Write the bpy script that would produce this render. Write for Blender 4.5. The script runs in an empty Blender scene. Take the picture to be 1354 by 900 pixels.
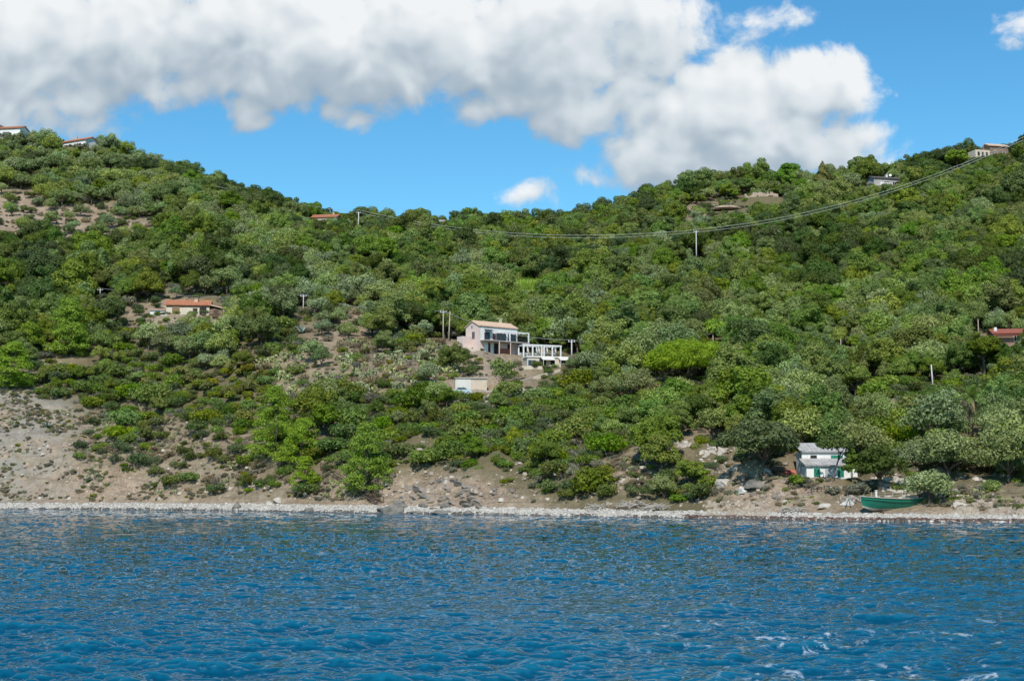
import bpy, math, random
import numpy as np
from mathutils import Vector, Matrix
R = math.radians
rng = np.random.default_rng(7)
random.seed(7)
SC = bpy.context.scene
COL = SC.collection

# ------------------------------------------------------------------ camera model
F, CX, CY, HCAM, YH = 1880.0, 677.0, 450.0, 3.5, 645.0
TH = math.atan((YH - CY) / F)
CT, ST = math.cos(TH), math.sin(TH)

def ray(px, py):
    xc = (px - CX) / F; yc = (CY - py) / F
    d = CT - yc * ST
    return xc / d, (ST + yc * CT) / d            # X/Y , (Z-HCAM)/Y

def proj(X, Y, Z):
    z = Z - HCAM
    dep = Y * CT + z * ST
    up = -Y * ST + z * CT
    return CX + F * X / dep, CY - F * up / dep

def pt(px, py, Y):
    u, v = ray(px, py)
    return Vector((u * Y, Y, HCAM + v * Y))

# ------------------------------------------------------------------ noise
def _hash(ix, iy, s):
    h = (ix.astype(np.int64) * 374761393 + iy.astype(np.int64) * 668265263 + s * 1442695041) & 0xffffffff
    h = ((h ^ (h >> 13)) * 1274126177) & 0xffffffff
    return ((h ^ (h >> 16)) & 0xffff) / 65535.0

def vnoise(x, y, s=0):
    ix = np.floor(x); iy = np.floor(y)
    fx = x - ix; fy = y - iy
    fx = fx * fx * (3 - 2 * fx); fy = fy * fy * (3 - 2 * fy)
    a = _hash(ix, iy, s); b = _hash(ix + 1, iy, s); c = _hash(ix, iy + 1, s); d = _hash(ix + 1, iy + 1, s)
    return (a * (1 - fx) + b * fx) * (1 - fy) + (c * (1 - fx) + d * fx) * fy - 0.5

def fbm(x, y, s=0, o=4):
    r = 0; a = 1.0
    for k in range(o):
        r = r + a * vnoise(x * 2 ** k, y * 2 ** k, s + k * 17); a *= 0.5
    return r

# ------------------------------------------------------------------ terrain: height as a function of bearing u = X/Y and distance Y
# per bearing: (shore distance) then (elevation mark, distance) pairs up to the ridge
CTRL = {
 -250: (255, [(668, 262), (560, 276), (500, 292), (420, 330), (330, 385), (250, 430), (190, 500)]),
 0:    (244, [(661, 251), (590, 262), (528, 276), (450, 302), (400, 335), (290, 405), (196, 480)]),
 150:  (236, [(661, 243), (600, 256), (535, 274), (455, 300), (410, 330), (300, 405), (207, 475)]),
 300:  (224, [(663, 230), (600, 244), (545, 260), (470, 284), (414, 312), (320, 390), (262, 470)]),
 450:  (207, [(665, 213), (610, 226), (555, 242), (490, 264), (425, 305), (345, 385), (298, 468)]),
 600:  (193, [(668, 199), (628, 207), (575, 226), (518, 248), (463, 282), (390, 370), (306, 505)]),
 750:  (181, [(671, 187), (640, 194), (586, 214), (532, 238), (486, 268), (410, 350), (304, 520)]),
 900:  (168, [(673, 174), (648, 180), (600, 198), (542, 226), (480, 272), (400, 360), (262, 525)]),
 1050: (156, [(676, 162), (640, 168), (596, 192), (540, 226), (478, 276), (390, 370), (244, 515)]),
 1200: (149, [(677, 155), (650, 163), (600, 182), (540, 216), (475, 268), (380, 360), (231, 495)]),
 1354: (145, [(677, 152), (648, 161), (600, 180), (535, 214), (470, 258), (350, 360), (203, 475)]),
 1600: (145, [(676, 152), (645, 161), (595, 180), (525, 212), (455, 255), (310, 350), (150, 450)]),
}
PXK = np.array(sorted(CTRL), float)
PXG = np.arange(-900, 2260, 8.0)
UG = (PXG - CX) / F
Y0, Y1, DY = 90.0, 720.0, 0.5
YG = np.arange(Y0, Y1, DY)

def smooth_interp(x, xk, yk):
    x = np.clip(x, xk[0], xk[-1])
    m = np.gradient(yk, xk)
    i = np.clip(np.searchsorted(xk, x) - 1, 0, len(xk) - 2)
    h = xk[i + 1] - xk[i]; t = (x - xk[i]) / h
    return ((2*t**3 - 3*t**2 + 1) * yk[i] + (t**3 - 2*t**2 + t) * h * m[i] + (-2*t**3 + 3*t**2) * yk[i+1] + (t**3 - t**2) * h * m[i+1])

def gauss1(a, sig, axis):
    n = int(sig * 3) + 1
    k = np.exp(-0.5 * (np.arange(-n, n + 1) / sig) ** 2); k /= k.sum()
    pad = [(0, 0)] * a.ndim; pad[axis] = (n, n)
    return np.apply_along_axis(lambda v: np.convolve(v, k, 'valid'), axis, np.pad(a, pad, mode='edge'))

shoreK = np.array([CTRL[int(p)][0] for p in PXK], float)
SHORE = smooth_interp(PXG, PXK, shoreK)
YK = []; ZK = []
for j in range(7):
    yk = np.array([CTRL[int(p)][1][j][1] for p in PXK], float)
    zk = np.array([HCAM + ray(p, CTRL[int(p)][1][j][0])[1] * CTRL[int(p)][1][j][1] for p in PXK])
    YK.append(smooth_interp(PXG, PXK, yk)); ZK.append(smooth_interp(PXG, PXK, zk))
YK = np.array(YK); ZK = np.array(ZK)
HT = np.zeros((len(PXG), len(YG)))
for i in range(len(PXG)):
    s = SHORE[i]; yr = YK[6, i]; zr = ZK[6, i]
    ys = np.concatenate([[s - 60, s - 6, s], YK[:, i], [yr + 40, yr + 120, yr + 400]])
    zs = np.concatenate([[-9, -1.0, 0.0], ZK[:, i], [zr + 2, zr - 8, zr - 60]])
    HT[i] = np.interp(YG, ys, zs)
HS = gauss1(HT, 8, 1)
# keep the beach crisp, soften the rest
XX = UG[:, None] * YG[None, :]; YY = np.broadcast_to(YG[None, :], XX.shape)
off = YY - SHORE[:, None]
wb = np.clip((off - 9) / 10, 0, 1)
HT = HT * (1 - wb) + HS * wb
amp = np.clip((off - 6) / 10, 0, 1)
rock = np.clip((off - 5) / 5, 0, 1) * np.clip((46 - off) / 20, 0, 1)
HT = HT + amp * (1.5 * fbm(XX / 26, YY / 26, 1, 4) + 0.5 * fbm(XX / 5, YY / 5, 5, 3))
HT = HT + rock * (2.4 * fbm(XX / 7 + YY / 20, YY / 11, 9, 4) + 0.9 * np.abs(fbm(XX / 2.2, YY / 2.2, 3, 3)))
HT = HT + np.clip((off + 2) / 6, 0, 1) * (1 - amp) * 0.16 * fbm(XX / 3.5, YY / 3.5, 12, 3)
SHORE = SHORE + 0

def col_i(u):
    return np.clip((u * F + CX - PXG[0]) / 8.0, 0, len(PXG) - 1.001)

def H(X, Y):
    X = np.asarray(X, float); Y = np.asarray(Y, float)
    fi = col_i(X / np.maximum(Y, 1)); fj = np.clip((Y - Y0) / DY, 0, len(YG) - 1.001)
    i = fi.astype(int); j = fj.astype(int); a = fi - i; b = fj - j
    return (HT[i, j] * (1 - a) + HT[i + 1, j] * a) * (1 - b) + (HT[i, j + 1] * (1 - a) + HT[i + 1, j + 1] * a) * b

def shore_at(u):
    return np.interp(np.asarray(u) * F + CX, PXG, SHORE)

def at(px, py):
    """ground point seen at a mark of the picture plane"""
    u, v = ray(px, py)
    ys = np.arange(max(shore_at(u) - 5, Y0), 640, 0.25)
    z = H(u * ys, ys); zz = HCAM + v * ys
    k = np.argmax(z >= zz)
    if not (z >= zz).any(): k = int(np.argmax(z / ys))
    return Vector((u * ys[k], ys[k], float(z[k])))

def pad(p, rad, z, edge=5.0):
    """level a building plot into the slope"""
    global HT
    d = np.sqrt((XX - p[0]) ** 2 + (YY - p[1]) ** 2)
    w = np.clip(1 - (d - rad) / edge, 0, 1); w = w * w * (3 - 2 * w)
    HT = HT * (1 - w) + z * w

# ------------------------------------------------------------------ materials
M = {}
def newmat(name):
    m = bpy.data.materials.new(name); m.use_nodes = True
    M[name] = m
    nt = m.node_tree; b = nt.nodes['Principled BSDF']
    return m, nt, b

def nd(nt, t, **kw):
    n = nt.nodes.new(t)
    for k, v in kw.items():
        if k in n.inputs.keys(): n.inputs[k].default_value = v
        else: setattr(n, k, v)
    return n

def ramp(nt, fac, stops):
    n = nt.nodes.new('ShaderNodeValToRGB')
    e = n.color_ramp.elements
    while len(e) < len(stops): e.new(0.5)
    for x, (p, c) in zip(e, stops):
        x.position = p; x.color = (*c, 1)
    nt.links.new(fac, n.inputs[0])
    return n.outputs[0]

def mixc(nt, fac, a, b, mode='MIX'):
    n = nt.nodes.new('ShaderNodeMix'); n.data_type = 'RGBA'; n.blend_type = mode
    for s, v in ((n.inputs[0], fac), (n.inputs[6], a), (n.inputs[7], b)):
        if isinstance(v, bpy.types.NodeSocket): nt.links.new(v, s)
        elif isinstance(v, (int, float)): s.default_value = v
        else: s.default_value = (*v, 1)
    return n.outputs[2]

def math_(nt, op, a, b=None, c=None, clamp=False):
    n = nt.nodes.new('ShaderNodeMath'); n.operation = op; n.use_clamp = clamp
    for s, v in zip(n.inputs, (a, b, c)):
        if v is None: continue
        if isinstance(v, bpy.types.NodeSocket): nt.links.new(v, s)
        else: s.default_value = v
    return n.outputs[0]

def noise(nt, vec, scale, detail=4, rough=0.55, dist=0.0):
    n = nd(nt, 'ShaderNodeTexNoise'); n.inputs['Scale'].default_value = scale
    n.inputs['Detail'].default_value = detail; n.inputs['Roughness'].default_value = rough
    n.inputs['Distortion'].default_value = dist
    if vec is not None: nt.links.new(vec, n.inputs['Vector'])
    return n.outputs['Fac']

def plain(name, c, rough=0.8, var=0.25, scale=3.0, spec=0.3, metal=0.0, bump=0.0):
    """a surface with its own mottling, wear and grime"""
    m, nt, b = newmat(name)
    tc = nd(nt, 'ShaderNodeTexCoord')
    f = noise(nt, tc.outputs['Object'], scale, 6, 0.65)
    c = np.array(c)
    col = ramp(nt, f, [(0.3, tuple(c * (1 - var))), (0.55, tuple(c)), (0.75, tuple(np.minimum(c * (1 + var * .6), 0.95)))])
    nt.links.new(col, b.inputs['Base Color'])
    b.inputs['Roughness'].default_value = rough
    b.inputs['Specular IOR Level'].default_value = spec
    b.inputs['Metallic'].default_value = metal
    if bump:
        bp = nd(nt, 'ShaderNodeBump'); bp.inputs['Strength'].default_value = bump; bp.inputs['Distance'].default_value = 0.05
        nt.links.new(f, bp.inputs['Height']); nt.links.new(bp.outputs[0], b.inputs['Normal'])
    return m

def leafmat(name, c, var=0.28, hue=0.03, trans=0.34, c2=None):
    m, nt, b = newmat(name)
    oi = nd(nt, 'ShaderNodeObjectInfo'); geo = nd(nt, 'ShaderNodeNewGeometry')
    c = np.array(c)
    tc = nd(nt, 'ShaderNodeTexCoord')
    rgb = nd(nt, 'ShaderNodeRGB'); rgb.outputs[0].default_value = (*c, 1)
    base = rgb.outputs[0]
    if c2 is not None:
        f = noise(nt, tc.outputs['Object'], 0.9, 3, 0.6)
        g = math_(nt, 'MULTIPLY_ADD', math_(nt, 'SUBTRACT', f, 0.5), 5.0, 0.45, True)
        base = mixc(nt, g, tuple(c), tuple(c2))
    hs = nd(nt, 'ShaderNodeHueSaturation')
    nt.links.new(base, hs.inputs['Color'])
    # each plant has its own hue, each leaf its own lightness
    nt.links.new(math_(nt, 'MULTIPLY_ADD', oi.outputs['Random'], hue * 2, 0.5 - hue), hs.inputs['Hue'])
    r2 = math_(nt, 'FRACT', math_(nt, 'MULTIPLY', oi.outputs['Random'], 17.31))
    r3 = math_(nt, 'FRACT', math_(nt, 'MULTIPLY', oi.outputs['Random'], 71.7))
    v = math_(nt, 'MULTIPLY_ADD', r2, var * 2, 1 - var)
    lv = math_(nt, 'MULTIPLY_ADD', geo.outputs['Random Per Island'], 0.55, 0.72)
    nt.links.new(math_(nt, 'MULTIPLY', v, lv), hs.inputs['Value'])
    nt.links.new(math_(nt, 'MULTIPLY_ADD', r3, 0.35 if var > .1 else .06, 0.8 if var > .1 else .97), hs.inputs['Saturation'])
    nt.links.new(hs.outputs[0], b.inputs['Base Color'])
    b.inputs['Roughness'].default_value = 0.55
    b.inputs['Specular IOR Level'].default_value = 0.18
    tr = nd(nt, 'ShaderNodeBsdfTranslucent')
    nt.links.new(mixc(nt, 1.0, hs.outputs[0], (1.1, 1.25, 0.55), 'MULTIPLY'), tr.inputs['Color'])
    ms = nd(nt, 'ShaderNodeMixShader'); ms.inputs[0].default_value = trans
    nt.links.new(b.outputs[0], ms.inputs[1]); nt.links.new(tr.outputs[0], ms.inputs[2])
    nt.links.new(ms.outputs[0], nt.nodes['Material Output'].inputs['Surface'])
    return m

leafmat('oak_dark', (0.091, 0.129, 0.032), c2=(0.127, 0.169, 0.039))
leafmat('oak_mid', (0.170, 0.229, 0.048), c2=(0.232, 0.285, 0.055))
leafmat('broad_green', (0.214, 0.285, 0.049), c2=(0.165, 0.232, 0.045))
leafmat('olive_leaf', (0.205, 0.269, 0.098), c2=(0.282, 0.333, 0.147), hue=0.02, trans=0.12)
leafmat('olive_green', (0.228, 0.289, 0.072), c2=(0.307, 0.352, 0.107), hue=0.02, trans=0.15)
leafmat('shrub_green', (0.160, 0.232, 0.032), c2=(0.240, 0.289, 0.045))
leafmat('shrub_dark', (0.124, 0.164, 0.044), c2=(0.171, 0.196, 0.055))
leafmat('shrub_grey', (0.178, 0.183, 0.112), c2=(0.232, 0.209, 0.147), hue=0.02, trans=0.1)
leafmat('shrub_blue', (0.115, 0.156, 0.062), c2=(0.157, 0.192, 0.072), hue=0.02)
leafmat('yellow_leaf', (0.260, 0.245, 0.040), c2=(0.180, 0.210, 0.038), hue=0.02)
leafmat('pine_leaf', (0.275, 0.390, 0.040), c2=(0.205, 0.310, 0.036), hue=0.004, var=0.05, trans=0.2)
leafmat('stone_pine_leaf', (0.324, 0.422, 0.030), c2=(0.247, 0.343, 0.030), hue=0.004, var=0.05)
leafmat('rust_leaf', (0.26, 0.13, 0.035), c2=(0.17, 0.13, 0.03), hue=0.015)
leafmat('cane_leaf', (0.34, 0.42, 0.11), hue=0.02)
leafmat('cactus_pad', (0.265, 0.296, 0.125), hue=0.02, trans=0.0, c2=(0.343, 0.336, 0.172), var=.15)
leafmat('agave_leaf', (0.22, 0.30, 0.24), hue=0.01, trans=0.0)
leafmat('palm_leaf', (0.195, 0.260, 0.054), hue=0.01)
leafmat('dry_leaf', (0.30, 0.235, 0.13), c2=(0.24, 0.19, 0.12), hue=0.01, trans=0.1)
plain('bark', (0.13, 0.10, 0.075), 0.9, 0.4, 2.0)
plain('twig', (0.24, 0.20, 0.16), 0.9, 0.3, 2.0)
plain('white_wall', (0.78, 0.76, 0.72), 0.85, 0.10, 0.8)
plain('pink_wall', (0.70, 0.545, 0.485), 0.85, 0.10, 0.7)
plain('beige_wall', (0.58, 0.48, 0.37), 0.85, 0.15, 0.8)
plain('cream_wall', (0.62, 0.54, 0.42), 0.85, 0.15, 0.8)
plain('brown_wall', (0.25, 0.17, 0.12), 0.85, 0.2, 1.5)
plain('brick_red', (0.36, 0.14, 0.09), 0.85, 0.25, 2.0)
plain('tile_orange', (0.52, 0.22, 0.115), 0.8, 0.35, 2.2)
plain('tile_pale', (0.64, 0.46, 0.33), 0.8, 0.25, 2.2)
plain('tile_red', (0.38, 0.13, 0.09), 0.8, 0.3, 2.2)
plain('tile_dark', (0.13, 0.115, 0.11), 0.7, 0.3, 2.2)
plain('slab_grey', (0.42, 0.40, 0.37), 0.9, 0.3, 1.2)
plain('grey_roof', (0.46, 0.44, 0.41), 0.9, 0.35, 1.2)
plain('dark_metal', (0.05, 0.055, 0.06), 0.5, 0.2, 3.0)
plain('grey_metal', (0.42, 0.43, 0.42), 0.55, 0.2, 3.0)
plain('white_metal', (0.80, 0.80, 0.78), 0.5, 0.08, 2.0)
plain('green_paint', (0.015, 0.22, 0.12), 0.55, 0.2, 2.0)
plain('hull_green', (0.010, 0.150, 0.095), 0.4, 0.3, 1.2, spec=0.5)
plain('hull_bottom', (0.52, 0.49, 0.40), 0.7, 0.2, 1.5)
plain('wood', (0.30, 0.20, 0.12), 0.85, 0.3, 3.0)
plain('dark_wood', (0.10, 0.062, 0.05), 0.85, 0.3, 3.0)
plain('driftwood', (0.46, 0.41, 0.35), 0.9, 0.3, 3.0)
plain('pole_grey', (0.56, 0.55, 0.52), 0.85, 0.15, 1.0)
plain('pole_wood', (0.44, 0.38, 0.28), 0.9, 0.2, 1.0)
plain('door_cream', (0.66, 0.64, 0.58), 0.7, 0.08, 1.0)
plain('canvas', (0.74, 0.68, 0.60), 0.9, 0.1, 1.0)
plain('red_cloth', (0.55, 0.17, 0.12), 0.9, 0.25, 2.0)
plain('rubber', (0.03, 0.03, 0.03), 0.8, 0.1)
plain('car_paint', (0.45, 0.56, 0.60), 0.3, 0.05, spec=0.5)
plain('wire', (0.50, 0.51, 0.49), 0.5, 0.1)
plain('dark_wire', (0.34, 0.35, 0.34), 0.5, 0.1)
plain('stone_pale', (0.50, 0.45, 0.38), 0.95, 0.35, 0.8, bump=0.6)
plain('stone_grey', (0.215, 0.195, 0.165), 0.95, 0.4, 0.9, bump=0.8)
plain('stone_white', (0.62, 0.59, 0.54), 0.95, 0.25, 0.8, bump=0.5)
plain('ruin_stone', (0.47, 0.36, 0.27), 0.95, 0.4, 1.6, bump=0.8)
plain('soil_path', (0.42, 0.34, 0.26), 0.95, 0.2, 0.6)
plain('path_pale', (0.62, 0.55, 0.44), 0.95, 0.15, 0.6)
m, nt, b = newmat('glass'); b.inputs['Base Color'].default_value = (0.03, 0.04, 0.05, 1); b.inputs['Roughness'].default_value = 0.12
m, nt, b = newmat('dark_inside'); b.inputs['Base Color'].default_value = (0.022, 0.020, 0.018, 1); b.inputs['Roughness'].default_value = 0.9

# ------------------------------------------------------------------ mesh builder
class MB:
    def __init__(s): s.v = []; s.f = []; s.n = 0
    def add(s, v, f):
        s.v += [tuple(p) for p in v]; s.f += [tuple(i + s.n for i in q) for q in f]; s.n += len(v); return s
    def box(s, x0, x1, y0, y1, z0, z1):
        v = [(x0,y0,z0),(x1,y0,z0),(x1,y1,z0),(x0,y1,z0),(x0,y0,z1),(x1,y0,z1),(x1,y1,z1),(x0,y1,z1)]
        return s.add(v, [(0,3,2,1),(4,5,6,7),(0,1,5,4),(1,2,6,5),(2,3,7,6),(3,0,4,7)])
    def slab(s, quad, t):
        """a thick sheet: quad lifted along its own normal"""
        q = [Vector(p) for p in quad]; n = (q[1]-q[0]).cross(q[2]-q[0]).normalized() * t
        v = q + [p + n for p in q]; k = len(q)
        f = [tuple(range(k-1,-1,-1)), tuple(range(k, 2*k))] + [(i, (i+1)%k, (i+1)%k+k, i+k) for i in range(k)]
        return s.add(v, f)
    def tube(s, pts, r, sides=6, r2=None):
        pts = [Vector(p) for p in pts]; n = len(pts); v = []
        for i, p in enumerate(pts):
            d = (pts[min(i+1,n-1)] - pts[max(i-1,0)]).normalized()
            a = d.cross(Vector((0,0,1)))
            if a.length < 1e-3: a = d.cross(Vector((1,0,0)))
            a.normalize(); c = d.cross(a)
            rr = r if r2 is None else r + (r2 - r) * i / max(n-1, 1)
            for k in range(sides):
                t = 2*math.pi*k/sides
                v.append(p + a*(rr*math.cos(t)) + c*(rr*math.sin(t)))
        f = [(i*sides+k, i*sides+(k+1)%sides, (i+1)*sides+(k+1)%sides, (i+1)*sides+k) for i in range(n-1) for k in range(sides)]
        f += [tuple(range(sides-1,-1,-1)), tuple((n-1)*sides+k for k in range(sides))]
        return s.add(v, f)
    def mesh(s, name, mat, smooth=False):
        me = bpy.data.meshes.new(name); me.from_pydata(s.v, [], s.f); me.materials.append(M[mat])
        if smooth: me.polygons.foreach_set('use_smooth', [True]*len(me.polygons))
        me.update(); return me
    def build(s, name, mat, parent=None, smooth=False, loc=None):
        return link(name, s.mesh(name, mat, smooth), parent, loc)

def link(name, data, parent=None, loc=None):
    o = bpy.data.objects.new(name, data); COL.objects.link(o)
    if parent is not None: o.parent = parent
    if loc is not None: o.location = loc
    return o

def tag(o, label=None, cat=None, group=None, kind=None):
    if label: o['label'] = label
    if cat: o['category'] = cat; o['kind'] = 'thing'
    if group: o['group'] = group
    if kind: o['kind'] = kind
    return o

def thing(name, label, cat, loc, rz=0.0, group=None):
    o = link(name, None, None, loc); o.rotation_euler = (0, 0, rz); o.empty_display_size = 0.5
    return tag(o, label, cat, group)

def np_mesh(name, V, Q, mat, smooth=False):
    me = bpy.data.meshes.new(name)
    nv, nq = len(V), len(Q); k = Q.shape[1]
    me.vertices.add(nv); me.vertices.foreach_set('co', V.astype(np.float32).ravel())
    me.loops.add(nq*k); me.loops.foreach_set('vertex_index', Q.astype(np.int32).ravel())
    me.polygons.add(nq)
    me.polygons.foreach_set('loop_start', np.arange(0, nq*k, k, dtype=np.int32))
    me.polygons.foreach_set('loop_total', np.full(nq, k, np.int32))
    if smooth: me.polygons.foreach_set('use_smooth', np.ones(nq, bool))
    if mat: me.materials.append(M[mat])
    me.update(calc_edges=True); me.validate()
    return me

#@@PADS@@
# ------------------------------------------------------------------ building plots
PL = {}
def plot(key, px, py, rad, back=2.5, edge=5.0):
    p = at(px, py); q = Vector((p.x * (1 + back / p.y), p.y + back, p.z))
    pad(q, rad, p.z, edge); PL[key] = q
    return q
plot('pink', 650, 467, 8.5, 4.5)
plot('terrace', 722, 487, 8.0, 4.0)
plot('brown', 250, 419, 8.0, 3.5)
plot('cottage', 1090, 637, 5.0, 3.0, 3.0)
plot('garage', 622, 517, 4.0, 2.0, 3.0)
plot('redroof', 1334, 458, 6.0, 3.0)
for k, px, py, rad in (('ridge1', 16, 190, 7), ('ridge2', 104, 203, 9), ('ridge3', 431, 299, 8), ('ruin', 1006, 266, 8), ('ridge4', 1168, 252, 9), ('ridge5', 1316, 214, 9), ('hut', 586, 302, 5)):
    plot(k, px, py, rad, 3.0)
    qq = PL[k]; qq.z = pt(px, py, qq.y).z; pad(qq, rad, qq.z, 6.0)
pb = at(1176, 676); PL['boat'] = pb

# ------------------------------------------------------------------ hillside mesh
HILLC = {}
def build_hillside():
    # rows: fine near the shore, coarser up the hill
    rows = np.concatenate([np.arange(0, 420, 1), np.arange(420, 900, 2), np.arange(900, len(YG), 6)])
    cols = np.arange(0, len(PXG), 1)
    Yg = YG[rows]; X = UG[cols][:, None] * Yg[None, :]; Y = np.broadcast_to(Yg[None, :], X.shape)
    Z = HT[np.ix_(cols, rows)]
    # split bearings once more for detail
    V = np.stack([X, Y, Z], -1)
    V2 = np.zeros((2 * len(cols) - 1, len(rows), 3)); V2[::2] = V; V2[1::2] = (V[1:] + V[:-1]) / 2
    o2 = V2[:, :, 1] - shore_at(V2[:, :, 0] / V2[:, :, 1])
    V2[:, :, 2] += np.clip((o2 - 6) / 4, 0, 1) * np.clip((45 - o2) / 12, 0, 1) * (0.8 * fbm(V2[:, :, 0] / 3.1 + V2[:, :, 1] / 6, V2[:, :, 1] / 3.5, 71, 4) + 0.5 * np.abs(fbm(V2[:, :, 0] / 1.7, V2[:, :, 1] / 2.3, 73, 3)))
    V2[:, :, 2] += np.clip((o2 - 5) / 8, 0, 1) * 0.35 * fbm(V2[:, :, 0] / 1.6, V2[:, :, 1] / 1.6, 21, 2)
    a, bb = V2.shape[:2]
    idx = np.arange(a * bb).reshape(a, bb)
    Q = np.stack([idx[:-1, :-1], idx[1:, :-1], idx[1:, 1:], idx[:-1, 1:]], -1).reshape(-1, 4)
    me = np_mesh('hillside', V2.reshape(-1, 3), Q, 'hill_soil', True)
    at_ = me.attributes.new('offshore', 'FLOAT', 'POINT'); at_.data.foreach_set('value', o2.ravel().astype(np.float32))
    px, py = proj(V2[:, :, 0], V2[:, :, 1], V2[:, :, 2] + 0.01)
    g = np.clip(green_at(px, py), 0, 1)
    at_ = me.attributes.new('litter', 'FLOAT', 'POINT'); at_.data.foreach_set('value', g.ravel().astype(np.float32))
    return tag(link('hillside', me), 'wooded coastal hillside of dry soil and rock', None, None, 'structure')

m, nt, b = newmat('hill_soil')
geo = nd(nt, 'ShaderNodeNewGeometry'); pos = geo.outputs['Position']
n1 = noise(nt, pos, 0.09, 8, 0.68); n2 = noise(nt, pos, 0.9, 6, 0.7); n3 = noise(nt, pos, 3.5, 5, 0.7)
soil = ramp(nt, n1, [(0.30, (0.31, 0.215, 0.140)), (0.45, (0.43, 0.31, 0.21)), (0.58, (0.49, 0.375, 0.26)), (0.72, (0.40, 0.325, 0.245))])
soil = mixc(nt, math_(nt, 'MULTIPLY_ADD', math_(nt, 'SUBTRACT', n2, 0.5), 3.0, 0.35, True), soil, (0.22, 0.165, 0.12))
soil = mixc(nt, math_(nt, 'MULTIPLY_ADD', math_(nt, 'SUBTRACT', n3, 0.55), 8.0, 0.0, True), soil, (0.54, 0.48, 0.40))
n6 = noise(nt, pos, 1.7, 7, 0.78, 0.8)
soil = mixc(nt, math_(nt, 'MULTIPLY_ADD', math_(nt, 'SUBTRACT', n6, 0.54), 8.0, 0.0, True), soil, (0.17, 0.135, 0.095))  # random dark flecks, with the pale ones, painted for weak relief shading
# weathered grey shale at the western end of the cliff
mp = nd(nt, 'ShaderNodeSeparateXYZ'); nt.links.new(pos, mp.inputs[0])
west = math_(nt, 'MULTIPLY', math_(nt, 'MULTIPLY_ADD', mp.outputs['X'], -1 / 16, -72 / 16, True), math_(nt, 'MULTIPLY_ADD', mp.outputs['Z'], -1 / 10, 3.0, True))
n4 = noise(nt, pos, 0.16, 7, 0.7, 1.2)
soil = mixc(nt, math_(nt, 'MULTIPLY', west, math_(nt, 'MULTIPLY_ADD', math_(nt, 'SUBTRACT', n4, 0.47), 6.0, 0.45, True)), soil, (0.31, 0.285, 0.235))
att = nd(nt, 'ShaderNodeAttribute', attribute_name='litter')
lit = ramp(nt, n2, [(0.3, (0.075, 0.080, 0.030)), (0.6, (0.150, 0.125, 0.062)), (0.75, (0.21, 0.17, 0.10))])
ao0 = nd(nt, 'ShaderNodeAttribute', attribute_name='offshore')
bm_ = nd(nt, 'ShaderNodeMapping'); bm_.inputs['Rotation'].default_value = (R(14), R(24), 0); bm_.inputs['Scale'].default_value = (0.10, 0.10, 1.15); nt.links.new(pos, bm_.inputs[0])
bed = noise(nt, bm_.outputs[0], 1.0, 7, 0.72, 0.7)      # slanting beds of the rock
bedm = math_(nt, 'MULTIPLY', math_(nt, 'MULTIPLY_ADD', math_(nt, 'SUBTRACT', bed, 0.52), 9.0, 0.0, True), math_(nt, 'MULTIPLY_ADD', ao0.outputs['Fac'], -0.08, 3.2, True))
soil = mixc(nt, math_(nt, 'MULTIPLY', bedm, 0.7), soil, (0.205, 0.155, 0.110))
n5 = noise(nt, pos, 0.33, 6, 0.75, 0.5)
soil = mixc(nt, math_(nt, 'MULTIPLY_ADD', math_(nt, 'SUBTRACT', n5, 0.54), 6.0, 0.0, True), soil, (0.185, 0.160, 0.085))
soil = mixc(nt, math_(nt, 'MULTIPLY', att.outputs['Fac'], 0.85), soil, lit)
ao = nd(nt, 'ShaderNodeAttribute', attribute_name='offshore')
beach = ramp(nt, n3, [(0.3, (0.24, 0.22, 0.19)), (0.5, (0.42, 0.39, 0.35)), (0.7, (0.55, 0.52, 0.47))])
soil = mixc(nt, math_(nt, 'MULTIPLY_ADD', math_(nt, 'ADD', ao.outputs['Fac'], math_(nt, 'MULTIPLY', n2, 3.0)), -0.9, 5.0, True), soil, beach)
wet = math_(nt, 'MULTIPLY_ADD', math_(nt, 'ADD', ao.outputs['Fac'], math_(nt, 'MULTIPLY', n3, 1.2)), -2.2, 2.9, True)
soil = mixc(nt, wet, soil, (0.10, 0.085, 0.07))
nt.links.new(soil, b.inputs['Base Color'])
b.inputs['Roughness'].default_value = 0.95; b.inputs['Specular IOR Level'].default_value = 0.1
wv = nd(nt, 'ShaderNodeTexVoronoi'); wv.inputs['Scale'].default_value = 1.1; nt.links.new(pos, wv.inputs['Vector'])
hgt = math_(nt, 'ADD', math_(nt, 'MULTIPLY', wv.outputs['Distance'], 0.4), math_(nt, 'ADD', n2, math_(nt, 'MULTIPLY', n3, 0.5)))
bp = nd(nt, 'ShaderNodeBump'); bp.inputs['Strength'].default_value = 0.9; bp.inputs['Distance'].default_value = 0.45
nt.links.new(hgt, bp.inputs['Height']); nt.links.new(bp.outputs[0], b.inputs['Normal'])

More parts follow.
